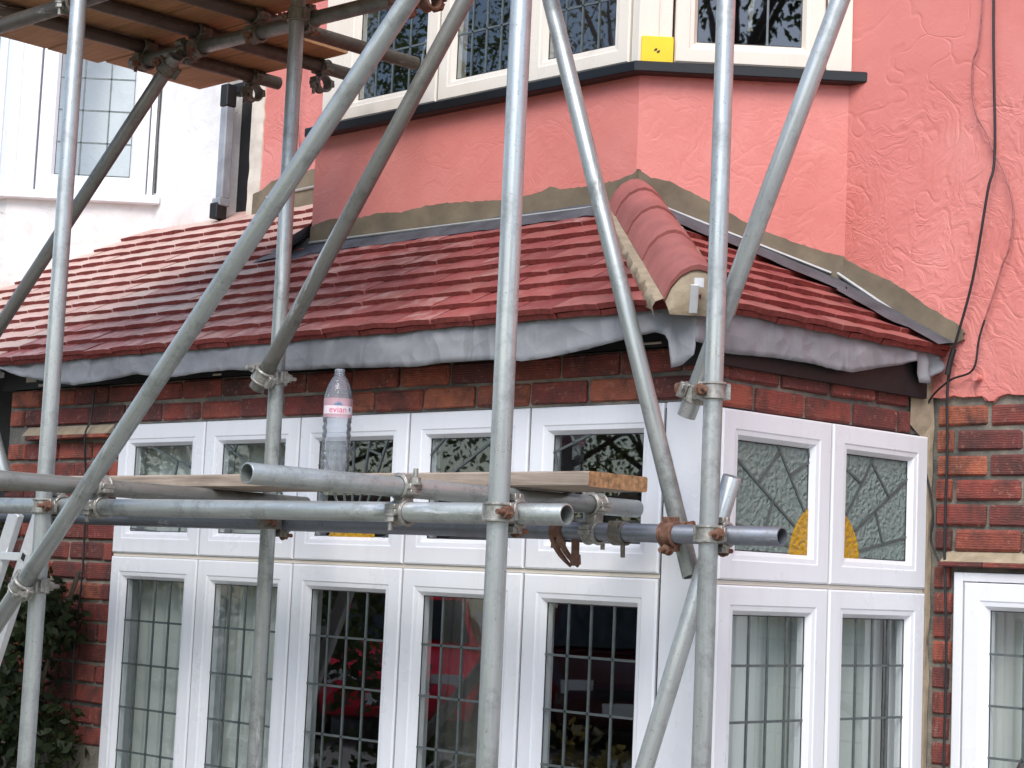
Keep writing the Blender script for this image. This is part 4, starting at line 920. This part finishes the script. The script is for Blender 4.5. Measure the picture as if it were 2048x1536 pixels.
# ---------------------------------------------------------------- bottle on the board
BO = V((-4.015, 3.50, 1.9125))
bot = empty('water_bottle', BO, 'clear plastic water bottle with a pink label standing on the scaffold board', 'bottle')
pr = [(.0, .004), (.03, .002), (.037, .004), (.0405, .012), (.041, .03)]
z = .035
while z < .15: pr += [(.0412, z), (.0385, z + .008), (.0412, z + .016)]; z += .021
pr += [(.041, .165), (.041, .222), (.0405, .228), (.0375, .243), (.031, .262), (.022, .279), (.0155, .287), (.0142, .289), (.0155, .2905), (.0155, .2935), (.0138, .295), (.0138, .306)]
MB().lathe(pr, BO, 40).build('bottle_body', M['clear'], bot, smooth=50, recalc=True)
capm = plain('blue_cap_plastic', (.42, .5, .68), .4, 0, .05, 10, 0)
m = MB(); m.lathe([(.0142, .293), (.0147, .294), (.0147, .3055), (.014, .307), (0.0001, .307)], BO, 36); m.lathe([(.0142, .288), (.0168, .2885), (.0168, .2905), (.0142, .291)], BO, 36)
m.build('neck_ring', M['clear'], bot, smooth=50)
toc = (V((0, 0, 0)) - V((BO.x, BO.y, 0))).normalized(); ta = math.atan2(toc.y, toc.x)
def wrap(u, z, r): a = ta + u / r; return BO + V((r * math.cos(a), r * math.sin(a), z))
lm, nt, bs = new_mat('label_film'); bs.inputs['Base Color'].default_value = (.86, .5, .56, 1); bs.inputs['Roughness'].default_value = .35; bs.inputs['Alpha'].default_value = .42
rr = .0416; m = MB(); m.grid([[wrap((-1 + 2 * i / 40) * math.pi * rr * .995, z, rr) for z in (.166, .18, .2, .221)] for i in range(41)]); lab = m.build('label', lm, bot, smooth=60, recalc=False)
wm, nt, bs = new_mat('label_white'); bs.inputs['Base Color'].default_value = (.88, .8, .83, 1); bs.inputs['Alpha'].default_value = .75
rr = .0418; m = MB(); m.grid([[wrap((-1 + 2 * i / 40) * .052, z, rr) for z in (.176, .186, .199)] for i in range(41)]); m.build('label_band', wm, lab, smooth=60, recalc=False)
ink = plain('label_red', (.62, .03, .16), .4, 0, .02, 10, 0); inkb = plain('label_blue', (.12, .2, .34), .4, 0, .02, 10, 0)
fc = bpy.data.curves.new('label_text', 'FONT'); fc.body = 'evian'; fc.size = .026; fc.align_x = 'CENTER'; fc.resolution_u = 4
fo = bpy.data.objects.new('label_text', fc); COL.objects.link(fo)
dg = bpy.context.evaluated_depsgraph_get(); tm = bpy.data.meshes.new_from_object(fo.evaluated_get(dg)); bpy.data.objects.remove(fo)
bm = bmesh.new(); bm.from_mesh(tm); bmesh.ops.subdivide_edges(bm, edges=[e for e in bm.edges if e.calc_length() > .004], cuts=2)
for v in bm.verts: v.co = wrap(v.co.x - .0, .1795 + v.co.y, .0421)
bm.to_mesh(tm); bm.free(); tm.materials.clear(); tm.materials.append(ink); put(bpy.data.objects.new('lettering', tm), lab)
m = MB(); pk = [(-.014, .2), (-.008, .207), (-.0055, .2045), (0., .2115), (.0035, .2065), (.0065, .209), (.0145, .2)]
rows = [[wrap(u, .2, .0421), wrap(u, z + .0002, .0421)] for u, z in pk]; m.grid(rows).build('mountain_emblem', inkb, lab, recalc=False)
m = MB(); m.grid([[wrap(.038 + .004 * math.cos(t / 3), .19 + .006 * math.sin(t / 3 + k * 3.14), .0421) for k in (0, 1)] for t in range(10)]).build('emblem', inkb, lab, recalc=False)

# ---------------------------------------------------------------- yellow card, cables, ladder
m = MB(); cc = UC.p(.052, .02, 3.373); m.box(cc, (.105, .012, .09), (UC.u, UC.n, Z)); yc = m.build('yellow_card', M['yellow'], None, bevel=.002)
tag(yc, 'small yellow square plate with a black mark on the black sill corner', 'plate')
m = MB()
for i in range(4): m.box(UC.p(.044 + i * .0045, .0265, 3.372 - i * .003 + (i % 2) * .004), (.004, .001, .009), ((UC.u + Z * -.4).normalized(), UC.n, (Z + UC.u * .4).normalized()))
m.build('mark', M['black'], yc)
def smooth_path(pts, n=6):
    P = [V(p) for p in pts]; out = []
    for i in range(len(P) - 1):
        p0, p1, p2, p3 = P[max(i - 1, 0)], P[i], P[i + 1], P[min(i + 2, len(P) - 1)]
        for k in range(n):
            t = k / n; out.append(.5 * ((2 * p1) + (p2 - p0) * t + (2 * p0 - 5 * p1 + 4 * p2 - p3) * t * t + (3 * p1 - p0 - 3 * p2 + p3) * t ** 3))
    return out + [P[-1]]
c1 = [(-2.80, 4.6), (-2.797, 3.477), (-2.784, 3.005), (-2.799, 2.875), (-2.844, 2.609), (-2.9, 2.412), (-2.924, 2.344), (-2.931, 2.244), (-2.927, 2.091), (-2.929, 1.787), (-2.917, 1.487), (-2.918, 1.137), (-2.92, .5)]
o = MB().sweep(smooth_path([(x, YM - .022 - (.012 if i in (3, 4, 5) else 0), z) for i, (x, z) in enumerate(c1)]), .0042, 8).build('cable', M['cable'], None, smooth=60); tag(o, 'thicker straight black cable running down the pink wall and brick pier', 'cable')
m = MB(); m.sweep(smooth_path([(-2.905, 5.0, 2.40), (-2.918, 5.0, 2.36), (-2.926, 5.0, 2.32)]), .009, 8).build('tape', M['cable'], o)
c2 = [(-2.82, 4.6), (-2.836, 3.484), (-2.866, 3.283), (-2.855, 3.139), (-2.811, 3.055), (-2.784, 2.989), (-2.749, 2.923), (-2.719, 2.812), (-2.729, 2.706), (-2.753, 2.647), (-2.776, 2.573), (-2.824, 2.439), (-2.845, 2.335), (-2.923, 2.305), (-2.991, 2.248), (-3.012, 2.17), (-3.01, 2.062), (-2.985, 1.969), (-2.972, 1.878), (-2.978, 1.817), (-2.945, 1.742)]
P2 = smooth_path([(x, YM - .02, z) for x, z in c2])
k = next(i for i, p in enumerate(P2) if p.z < 2.5)
o = MB().sweep(P2[:k + 1], .003, 7).build('cable', M['cable_p'], None, smooth=60); tag(o, 'thin pink-painted cable looping loosely beside the black one', 'cable')
MB().sweep(P2[k:], .0033, 7).build('bare_length', M['cable'], o, smooth=60)
o = MB().sweep(smooth_path([(-5.955, 3.975, 2.28), (-5.957, 3.965, 2.16), (-5.953, 3.945, 2.1), (-5.965, 3.972, 1.9), (-5.955, 3.975, 1.6), (-5.965, 3.97, 1.3), (-5.96, 3.975, .6)]), .0038, 6).build('cable', M['cable'], None, smooth=60); tag(o, 'thin black cable down the brick pier left of the bay window', 'cable')
o = MB().sweep(smooth_path([(-6.09, 4.98, 4.2), (-6.07, 4.985, 3.8), (-6.10, 5.0, 3.6), (-6.07, 5.01, 3.35)]), .003, 6).build('cable', M['cable_p'], None, smooth=60); tag(o, 'thin red cable hanging on the far pink wall behind the tubes', 'cable')
# small screw and hook in the render
m = MB().cyl((-2.835, 5.03, 2.31), (-2.835, 5.005, 2.31), .011, 10); m.build('wall_plug', M['pink'], house, smooth=40)

lad = empty('ladder', (-5.6, 3.3, 0), 'aluminium ladder leaning at the lower left behind the upright tube', 'ladder')
la, lb = V((-5.56, 3.3, 1.0)), V((-5.20, 3.3, 1.775)); ld = (lb - la).normalized(); lp = V((ld.z, 0, -ld.x))
for off, y in ((0, 3.3), (-.0, 3.3)): pass
def stile(a, b): return MB().box((a + b) / 2, (.062, .026, (b - a).length), (lp, Yv, ld)).build('stile', M['alu'], lad, bevel=.003)
sA0, sA1 = la - ld * 1.1, lb + ld * .02
stile(sA0, sA1); stile(sA0 + V((-.31, .10, .0)), sA1 + V((-.31, .10, .0)))
for i in range(8):
    c = la + ld * (.71 - i * .25); m = MB(); m.box(c + V((-.155, .05, 0)), (.30, .028, .028), (V((-.31, .1, 0)).normalized(), V((.1, .31, 0)).normalized(), Z)); m.build('rung', M['alu'], lad, bevel=.003)
    m = MB(); m.box(c + V((0, -.0135, 0)), (.034, .002, .034), (lp, Yv, ld)); ro = m.build('rung_end', M['alu'], lad)
    m = MB(); m.box(c + V((0, -.0150, 0)), (.02, .002, .022), (lp, Yv, ld)); m.build('rung_hole', M['black'], ro)

# ---------------------------------------------------------------- plants
def leaf_cloud(blobs, n, size, seed, flat=.0):
    rr = random.Random(seed); m = MB(); tot = sum(b[3] ** 2 for b in blobs)
    for cx, cy, cz, r in blobs:
        for _ in range(int(n * r * r / tot)):
            d = V((rr.gauss(0, 1), rr.gauss(0, 1), rr.gauss(0, 1))).normalized() * r * (rr.random() ** .45)
            c = V((cx, cy, cz)) + d; s = size * rr.uniform(.6, 1.4)
            nrm = (d.normalized() * .6 + V((rr.uniform(-1, 1), rr.uniform(-1, 1), rr.uniform(-.2, 1)))).normalized()
            u = nrm.orthogonal().normalized(); u = Matrix.Rotation(rr.uniform(0, 6.28), 3, nrm) @ u; w = nrm.cross(u)
            m.add([c - u * s * .5, c + w * s * .26 - nrm * s * .05, c + u * s * .5 - nrm * s * .12, c - w * s * .26 - nrm * s * .05], [(0, 1, 2, 3)])
    return m
sh = empty('climbing_shrub', (-6.2, 3.75, 0), 'dark evergreen climbing shrub on the brick pier at the lower left', 'shrub')
rr = random.Random(3); bl = []
for i in range(46):
    z = rr.uniform(.1, 1.62); x = rr.uniform(-7.1, -5.96 + .10 * max(0, 1.2 - z)); bl.append((x, rr.uniform(3.55, 3.9), z, rr.uniform(.1, .2)))
for p in ((-6.35, 3.8, 1.72, .12), (-6.12, 3.88, 1.5, .1), (-6.0, 3.9, 1.38, .09), (-6.5, 3.7, 1.75, .14), (-5.93, 3.9, 1.05, .09), (-5.9, 3.92, .95, .08)): bl.append(p)
leaf_cloud(bl, 14000, .043, 4).build('foliage', M['ivy'], sh, recalc=False)
m = MB()
for k in range(7):
    x = -6.9 + k * .16; m.sweep(smooth_path([(x, 3.85, 0), (x + rr.uniform(-.1, .1), 3.84, .5), (x + rr.uniform(-.12, .12), 3.86, 1.0), (x + rr.uniform(-.15, .1), 3.9, 1.6)]), .009, 6)
m.build('stem', M['twig'], sh, smooth=60)

def tree(x, y, h, r, label, seed, n=15000, leaf='leaf', size=.10, crown_lo=.35, group=None):
    rr = random.Random(seed); t = empty('tree', (x, y, 0), label, 'tree', group); m = MB()
    m.sweep(smooth_path([(x, y, 0), (x + rr.uniform(-.1, .1), y, h * .3), (x + rr.uniform(-.2, .2), y + rr.uniform(-.2, .2), h * .6), (x, y, h * .9)]), [h * .03 * (1 - i / 22) + .01 for i in range(19)], 8)
    bl = []
    for k in range(16):
        a = rr.uniform(0, 6.28); f = rr.uniform(crown_lo, .98); q = r * (1 - abs(f - .6) * .9) * rr.uniform(.45, 1.)
        e = V((x + q * math.cos(a), y + q * math.sin(a), h * f)); b = V((x, y, h * max(.25, f - .25)))
        m.sweep(smooth_path([b, (b + e) / 2 + V((0, 0, .15)), e], 4), [.045 * (1 - i / 9) + .008 for i in range(9)], 6)
        bl.append((e.x, e.y, e.z, r * rr.uniform(.25, .45)))
        for _ in range(3):
            o = V((rr.gauss(0, 1), rr.gauss(0, 1), rr.gauss(0, .8))) * r * .35; bl.append((e.x + o.x, e.y + o.y, e.z + o.z, r * rr.uniform(.12, .25)))
            m.sweep([e, e + o], [.012, .004], 5)
    m.build('trunk', M['twig'], t, smooth=60); leaf_cloud(bl, n, size, seed + 50).build('crown', M[leaf], t, recalc=False)
    return t
tree(-16.5, -10.2, 12.0, 4.0, 'leafy garden tree left of the drive, seen mirrored in the bay glass', 1, n=26000)
tree(-20.5, -4.0, 7.5, 2.6, 'tall tree far left, seen mirrored in the bay glass', 2, n=1800)
tree(-8.2, -11.0, 9.0, 3.0, 'tall street tree beyond the road, seen mirrored in the upper bay', 3)
tree(-16.5, -13.0, 8.5, 3.2, 'broad tree beyond the road, seen mirrored in the small top lights', 4)
tree(-21, -9, 9., 3.3, 'broad tree farthest left, seen mirrored in the left windows', 6)
tree(6.6, -3.0, 9.5, 2.7, 'dense dark tree added on the right to darken the splayed upper window', 8, n=22000, leaf='ivy', crown_lo=.2)  # unseen tree put in to darken the reflection in that window
tree(3.5, -9.5, 6.5, 2.4, 'sparse bare-looking tree on the right, seen mirrored in the white bay', 5, n=900, size=.12)
def bush(x, y, h, r, label, seed, leaf, size=.07, n=3500):
    rr = random.Random(seed); t = empty('bush', (x, y, 0), label, 'bush'); bl = [(x + rr.gauss(0, r * .5), y + rr.gauss(0, r * .5), rr.uniform(.1, h - .15), rr.uniform(.18, .32)) for _ in range(24)]
    leaf_cloud(bl, n, size, seed).build('foliage', M[leaf], t, recalc=False)
    m = MB()
    for b in bl[:10]: m.sweep([(x, y, 0), ((x + b[0]) / 2, (y + b[1]) / 2, b[2] * .6), b[:3]], [.02, .014, .006], 6)
    m.build('stem', M['twig'], t)
bush(-7.9, 1.2, 1.75, .7, 'dark garden bush seen mirrored in the third tall light', 21, 'ivy')
bush(-9.4, 1.6, 1.6, .7, 'dark garden bush left of the other, seen mirrored in the curtain lights', 22, 'ivy')
bush(-5.9, 1.5, .95, .5, 'brown garden bush seen mirrored low in the fifth tall light', 23, 'hedge')

# ---------------------------------------------------------------- parked cars on the drive
def car(x, y, rot, mat, label):
    t = empty('parked_car', (x, y, 0), label, 'car'); t.rotation_euler.z = rot
    st = [(-2.0, .35, .62, .62), (-1.95, .28, .80, .74), (-1.5, .22, .92, .80), (-.9, .2, .95, .82), (0, .2, .95, .83), (.9, .2, .93, .83), (1.5, .22, .84, .80), (1.9, .28, .68, .72), (2.0, .36, .55, .6)]
    def ring(xx, z0, z1, w): return [(xx, -w * .92, z0), (xx, -w, (z0 + z1) / 2), (xx, -w * .95, z1 - .06), (xx, -w * .84, z1), (xx, w * .84, z1), (xx, w * .95, z1 - .06), (xx, w, (z0 + z1) / 2), (xx, w * .92, z0)]
    def local(m, name, mats, smooth=35):
        o = bpy.data.objects.new(name, m.mesh(name, mats, smooth)); COL.objects.link(o); o.parent = t; return o
    m = MB(); rows = [ring(*s) for s in st]; k = 8
    m.add([p for r in rows for p in r], [(i * k + j, i * k + (j + 1) % k, (i + 1) * k + (j + 1) % k, (i + 1) * k + j) for i in range(len(st) - 1) for j in range(k)] + [tuple(range(k)), tuple(range((len(st) - 1) * k, len(st) * k))]); local(m, 'body', M[mat], 30)
    cab = [(-1.75, .90, .74), (-1.25, 1.36, .60), (-.6, 1.45, .58), (.2, 1.42, .58), (1.0, .93, .74)]
    m = MB(); rows = [[(x_, -.76, .88), (x_, -w, z), (x_, w, z), (x_, .76, .88)] for x_, z, w in cab]
    m.add([p for r in rows for p in r], [(i * 4 + j, i * 4 + j + 1, i * 4 + 5 + j, i * 4 + 4 + j) for i in range(4) for j in range(3)]); cb = local(m, 'cabin', M[mat], 20)
    for sy in (-1, 1):
        for q in (((-1.45, .97), (-1.18, 1.30), (-.5, 1.38), (-.45, .95)), ((-.38, .95), (-.42, 1.38), (.2, 1.35), (.78, .98))):
            m = MB(); m.add([(a, sy * (.765 - (b - .88) * .30), b) for a, b in q], [(0, 1, 2, 3)]); local(m, 'window', M['carglass'], None)
        m = MB(); m.box((.72, sy * .88, 1.0), (.1, .16, .11)); local(m, 'wing_mirror', M['tyre'])
        m = MB(); m.box((1.88, sy * .5, .64), (.14, .3, .12)); local(m, 'headlight', M['lamp'])
        for wx in (-1.25, 1.3):
            m = MB(); m.cyl((wx, sy * .66, .31), (wx, sy * .84, .31), .31, 24); w = local(m, 'wheel', M['tyre']); m = MB(); m.cyl((wx, sy * .835, .31), (wx, sy * .85, .31), .2, 12); o = local(m, 'rim', M['chrome']); o.parent = w
    m = MB(); m.add([(.26, -.54, 1.385), (.26, .54, 1.385), (.96, .68, .985), (.96, -.68, .985)], [(0, 1, 2, 3)]); local(m, 'windscreen', M['carglass'], None)
    m = MB(); m.box((2.0, 0, .45), (.02, .52, .11)); local(m, 'number_plate', M['plate'], None)
    m = MB(); m.box((1.97, 0, .58), (.06, .7, .1)); local(m, 'grille', M['tyre'], None)
car(-14.3, -5.6, R(47), 'red', 'bright red car parked on the drive, mirrored in the fourth tall light')
car(-12.7, -7.0, R(44), 'dred', 'dark red car parked nose-on, mirrored in the fifth tall light')

# house and garden fence across the road
oh = empty('brick_house', (-18, -24, 0), 'brick house across the road seen mirrored in the windows', 'house')
m = MB(); m.bb(-26, -10, -30, -24, 0, 5.4); m.build('wall', M['clay'], oh)
MB().prism([(-26.4, -23.6, 5.35), (-26.4, -30.4, 5.35), (-26.4, -27, 8.8)], (16.8, 0, 0)).build('roof', M['roof'], oh)
for wx in (-24, -20.5, -15.5, -12):
    for wz in (1.0, 3.4):
        m = MB(); m.bb(wx - .9, wx + .9, -24.06, -23.98, wz, wz + 1.4); w = m.build('window', M['upvc'], oh); m = MB(); m.bb(wx - .8, wx + .8, -23.97, -23.955, wz + .1, wz + 1.3); m.build('pane', M['carglass'], w)
m = MB(); m.bb(-18.6, -17.6, -24.05, -23.98, 0, 2.1); m.build('door', M['red'], oh)
fe = empty('garden_fence', (-14, -7.6, 0), 'low timber garden fence beside the road seen mirrored in the glass', 'fence')
for i in range(26):
    m = MB(); m.bb(-19 + i * .3, -19 + i * .3 + .27, -7.62, -7.6, .05, .9 + .02 * (i % 3)); m.build('board', M['board'], fe)
for i in range(5): MB().bb(-19 + i * 1.9, -18.9 + i * 1.9, -7.72, -7.621, 0, 1.2).build('post', M['board_u'], fe)

# ---------------------------------------------------------------- inside the rooms
def curtain(pl, a0, a1, d, z0, z1, mat, label, amp=.02, wl=.09, seed=0., gather=None, name='curtain'):
    rows = []; n = max(12, int((a1 - a0) / .008))
    for i in range(n + 1):
        f = i / n; a = a0 + (a1 - a0) * f; row = []
        for j in range(13):
            t = j / 12; z = z0 + (z1 - z0) * t; aa = a
            if gather: aa = gather[0] + (a - gather[0]) * (1 - gather[1] * (1 - t) ** 1.3)
            row.append(pl.p(aa, d + amp * math.sin((a / wl) * 6.283 + seed + .6 * noise.noise((a * 4, seed, t))) * (.6 + .4 * noise.noise((a * 6, seed, 1.))), z))
        rows.append(row)
    o = MB().grid(rows).build(name, mat, None, smooth=80, recalc=False); return tag(o, label, 'curtain')
curtain(FR, -5.90, -5.28, -.10, .3, 2.3, M['net'], 'pale net curtain behind the leftmost tall light', seed=1.)
curtain(FR, -5.26, -4.80, -.11, .3, 2.3, M['net'], 'pale net curtain behind the second tall light', seed=2., gather=(-5.3, .45))
curtain(FR, -4.28, -3.98, -.25, .3, 2.3, plain('grey_drape', (.12, .115, .105), .9), 'dark grey striped drape behind the fourth tall light', seed=4., gather=(-3.9, -.2), wl=.07)
curtain(SD, .10, .56, -.11, .3, 2.3, M['drape'], 'pale curtain behind the left light of the bay side', seed=3., wl=.13)
curtain(SD, .57, 1.0, -.12, .3, 2.3, M['net'], 'white net curtain with long folds behind the right light of the bay side', seed=5., amp=.026, wl=.11)
fm, nt, bs = new_mat('floral_print'); vo = N(nt, 'ShaderNodeTexVoronoi'); vo.inputs['Scale'].default_value = 17; nt.links.new(coords(nt, rnd=False), vo.inputs[0])
cc_ = mix(nt, ramp(nt, vo.outputs[0], [(.28, (1, 1, 1)), (.38, (0, 0, 0))]), (.022, .035, .05), ramp(nt, vo.outputs['Color'], [(.3, (.62, .24, .26)), (.55, (.74, .5, .48)), (.8, (.3, .45, .45))]))
nt.links.new(cc_, bs.inputs['Base Color']); bs.inputs['Roughness'].default_value = .9
curtain(SD, .085, .165, -.07, .3, 2.0, fm, 'dark floral curtain edge with pink flowers at the bay corner', amp=.006, seed=6., wl=.05)
curtain(MN, -2.85, -1.9, -.13, .3, 2.2, M['net'], 'pale curtain behind the window beside the bay', seed=7., wl=.12)
# curved chair back low in the fourth light and behind the right-hand window
def chair(x, y, z, r, mat, label):
    t = empty('chair', (x, y, 0), label, 'chair'); m = MB(); path = [V((x + r * math.cos(R(a)), y, z + r * 1.25 * math.sin(R(a)))) for a in range(0, 181, 12)]
    m.sweep([V((x + r, y, .5))] + path + [V((x - r, y, .5))], .014, 8); m.build('back_frame', mat, t, smooth=60)
    m = MB(); m.bb(x - r, x + r, y - .02, y + .45, .42, .5); m.build('seat', M['drape'], t, bevel=.02)
    m = MB(); m.prism([p + V((0, .012, 0)) for p in path] + [V((x - r, y + .012, .5)), V((x + r, y + .012, .5))], (0, .02, 0)); m.build('back_panel', M['drape'], t)
    for a, b in ((-1, 0), (1, 0), (-1, .42), (1, .42)): m = MB(); m.cyl((x + a * r * .9, y + b, .03), (x + a * r * .9, y + b, .45), .02, 8); m.build('leg', mat, t)
chair(-4.38, 4.55, .98, .17, M['upvc'], 'white round-backed chair just inside the fourth tall light')
chair(-2.56, 5.15, 1.04, .2, plain('brown_wood', (.14, .085, .075), .5), 'arched wooden chair back behind the window at the right edge')
# upstairs: turned bedpost, wardrobe and a knotted cord
bp = empty('bedpost', (-4.78, 5.17, 3.0), 'turned brown wooden bedpost behind the middle upper window', 'bedpost')
MB().lathe([(.0001, .0), (.045, .0), (.045, .34), (.04, .36), (.03, .37), (.036, .385), (.022, .40), (.026, .5), (.034, .62), (.03, .70), (.024, .715), (.036, .73), (.024, .745), (.028, .85), (.034, 1.0), (.02, 1.1), (.0001, 1.12)], (-4.78, 5.17, 3.24), 20).build('post', M['brown'], bp, smooth=45)
wd = empty('wardrobe', (-5.3, 5.9, 3.0), 'brown wooden wardrobe deep inside the upper room', 'wardrobe')
MB().bb(-5.45, -4.75, 5.6, 6.2, 3.0, 4.4).build('carcass', M['brown'], wd, bevel=.01); MB().bb(-5.40, -5.12, 5.57, 5.598, 3.1, 4.3).build('door', M['brown'], wd, bevel=.005); MB().bb(-5.09, -4.80, 5.57, 5.598, 3.1, 4.3).build('door', M['brown'], wd, bevel=.005)
cm = plain('grey_cord', (.3, .28, .26), .8)
ro = MB(); P = smooth_path([UC.p(.50, -.14, 3.75), UC.p(.42, -.14, 3.66), UC.p(.38, -.14, 3.6), UC.p(.375, -.14, 3.5)]); ro.sweep([p + V((.004 * math.sin(i * 1.3), 0, .004 * math.cos(i * 1.3))) for i, p in enumerate(P)], .006, 7); ro.sweep([p + V((-.004 * math.sin(i * 1.3), .004, -.004 * math.cos(i * 1.3))) for i, p in enumerate(P)], .006, 7)
ro.lathe([(.001, 0), (.012, .006), (.014, .016), (.008, .026), (.001, .03)], P[10] - V((0, 0, .015)), 12)
tag(ro.build('cord', cm, None, smooth=60), 'twisted grey cord hanging inside the splayed upper window', 'cord')
ro = MB(); ro.sweep(smooth_path([(-5.02, 4.72, 3.66), (-5.04, 4.72, 3.55), (-5.0, 4.72, 3.46), (-4.95, 4.72, 3.45), (-5.02, 4.72, 3.41)]), .004, 6); ro.sweep(smooth_path([(-4.99, 4.72, 3.7), (-5.02, 4.72, 3.52), (-4.97, 4.72, 3.45), (-5.04, 4.72, 3.40)]), .004, 6)
tag(ro.build('cord', cm, None, smooth=60), 'looped pale cord hanging inside the left upper window', 'cord')
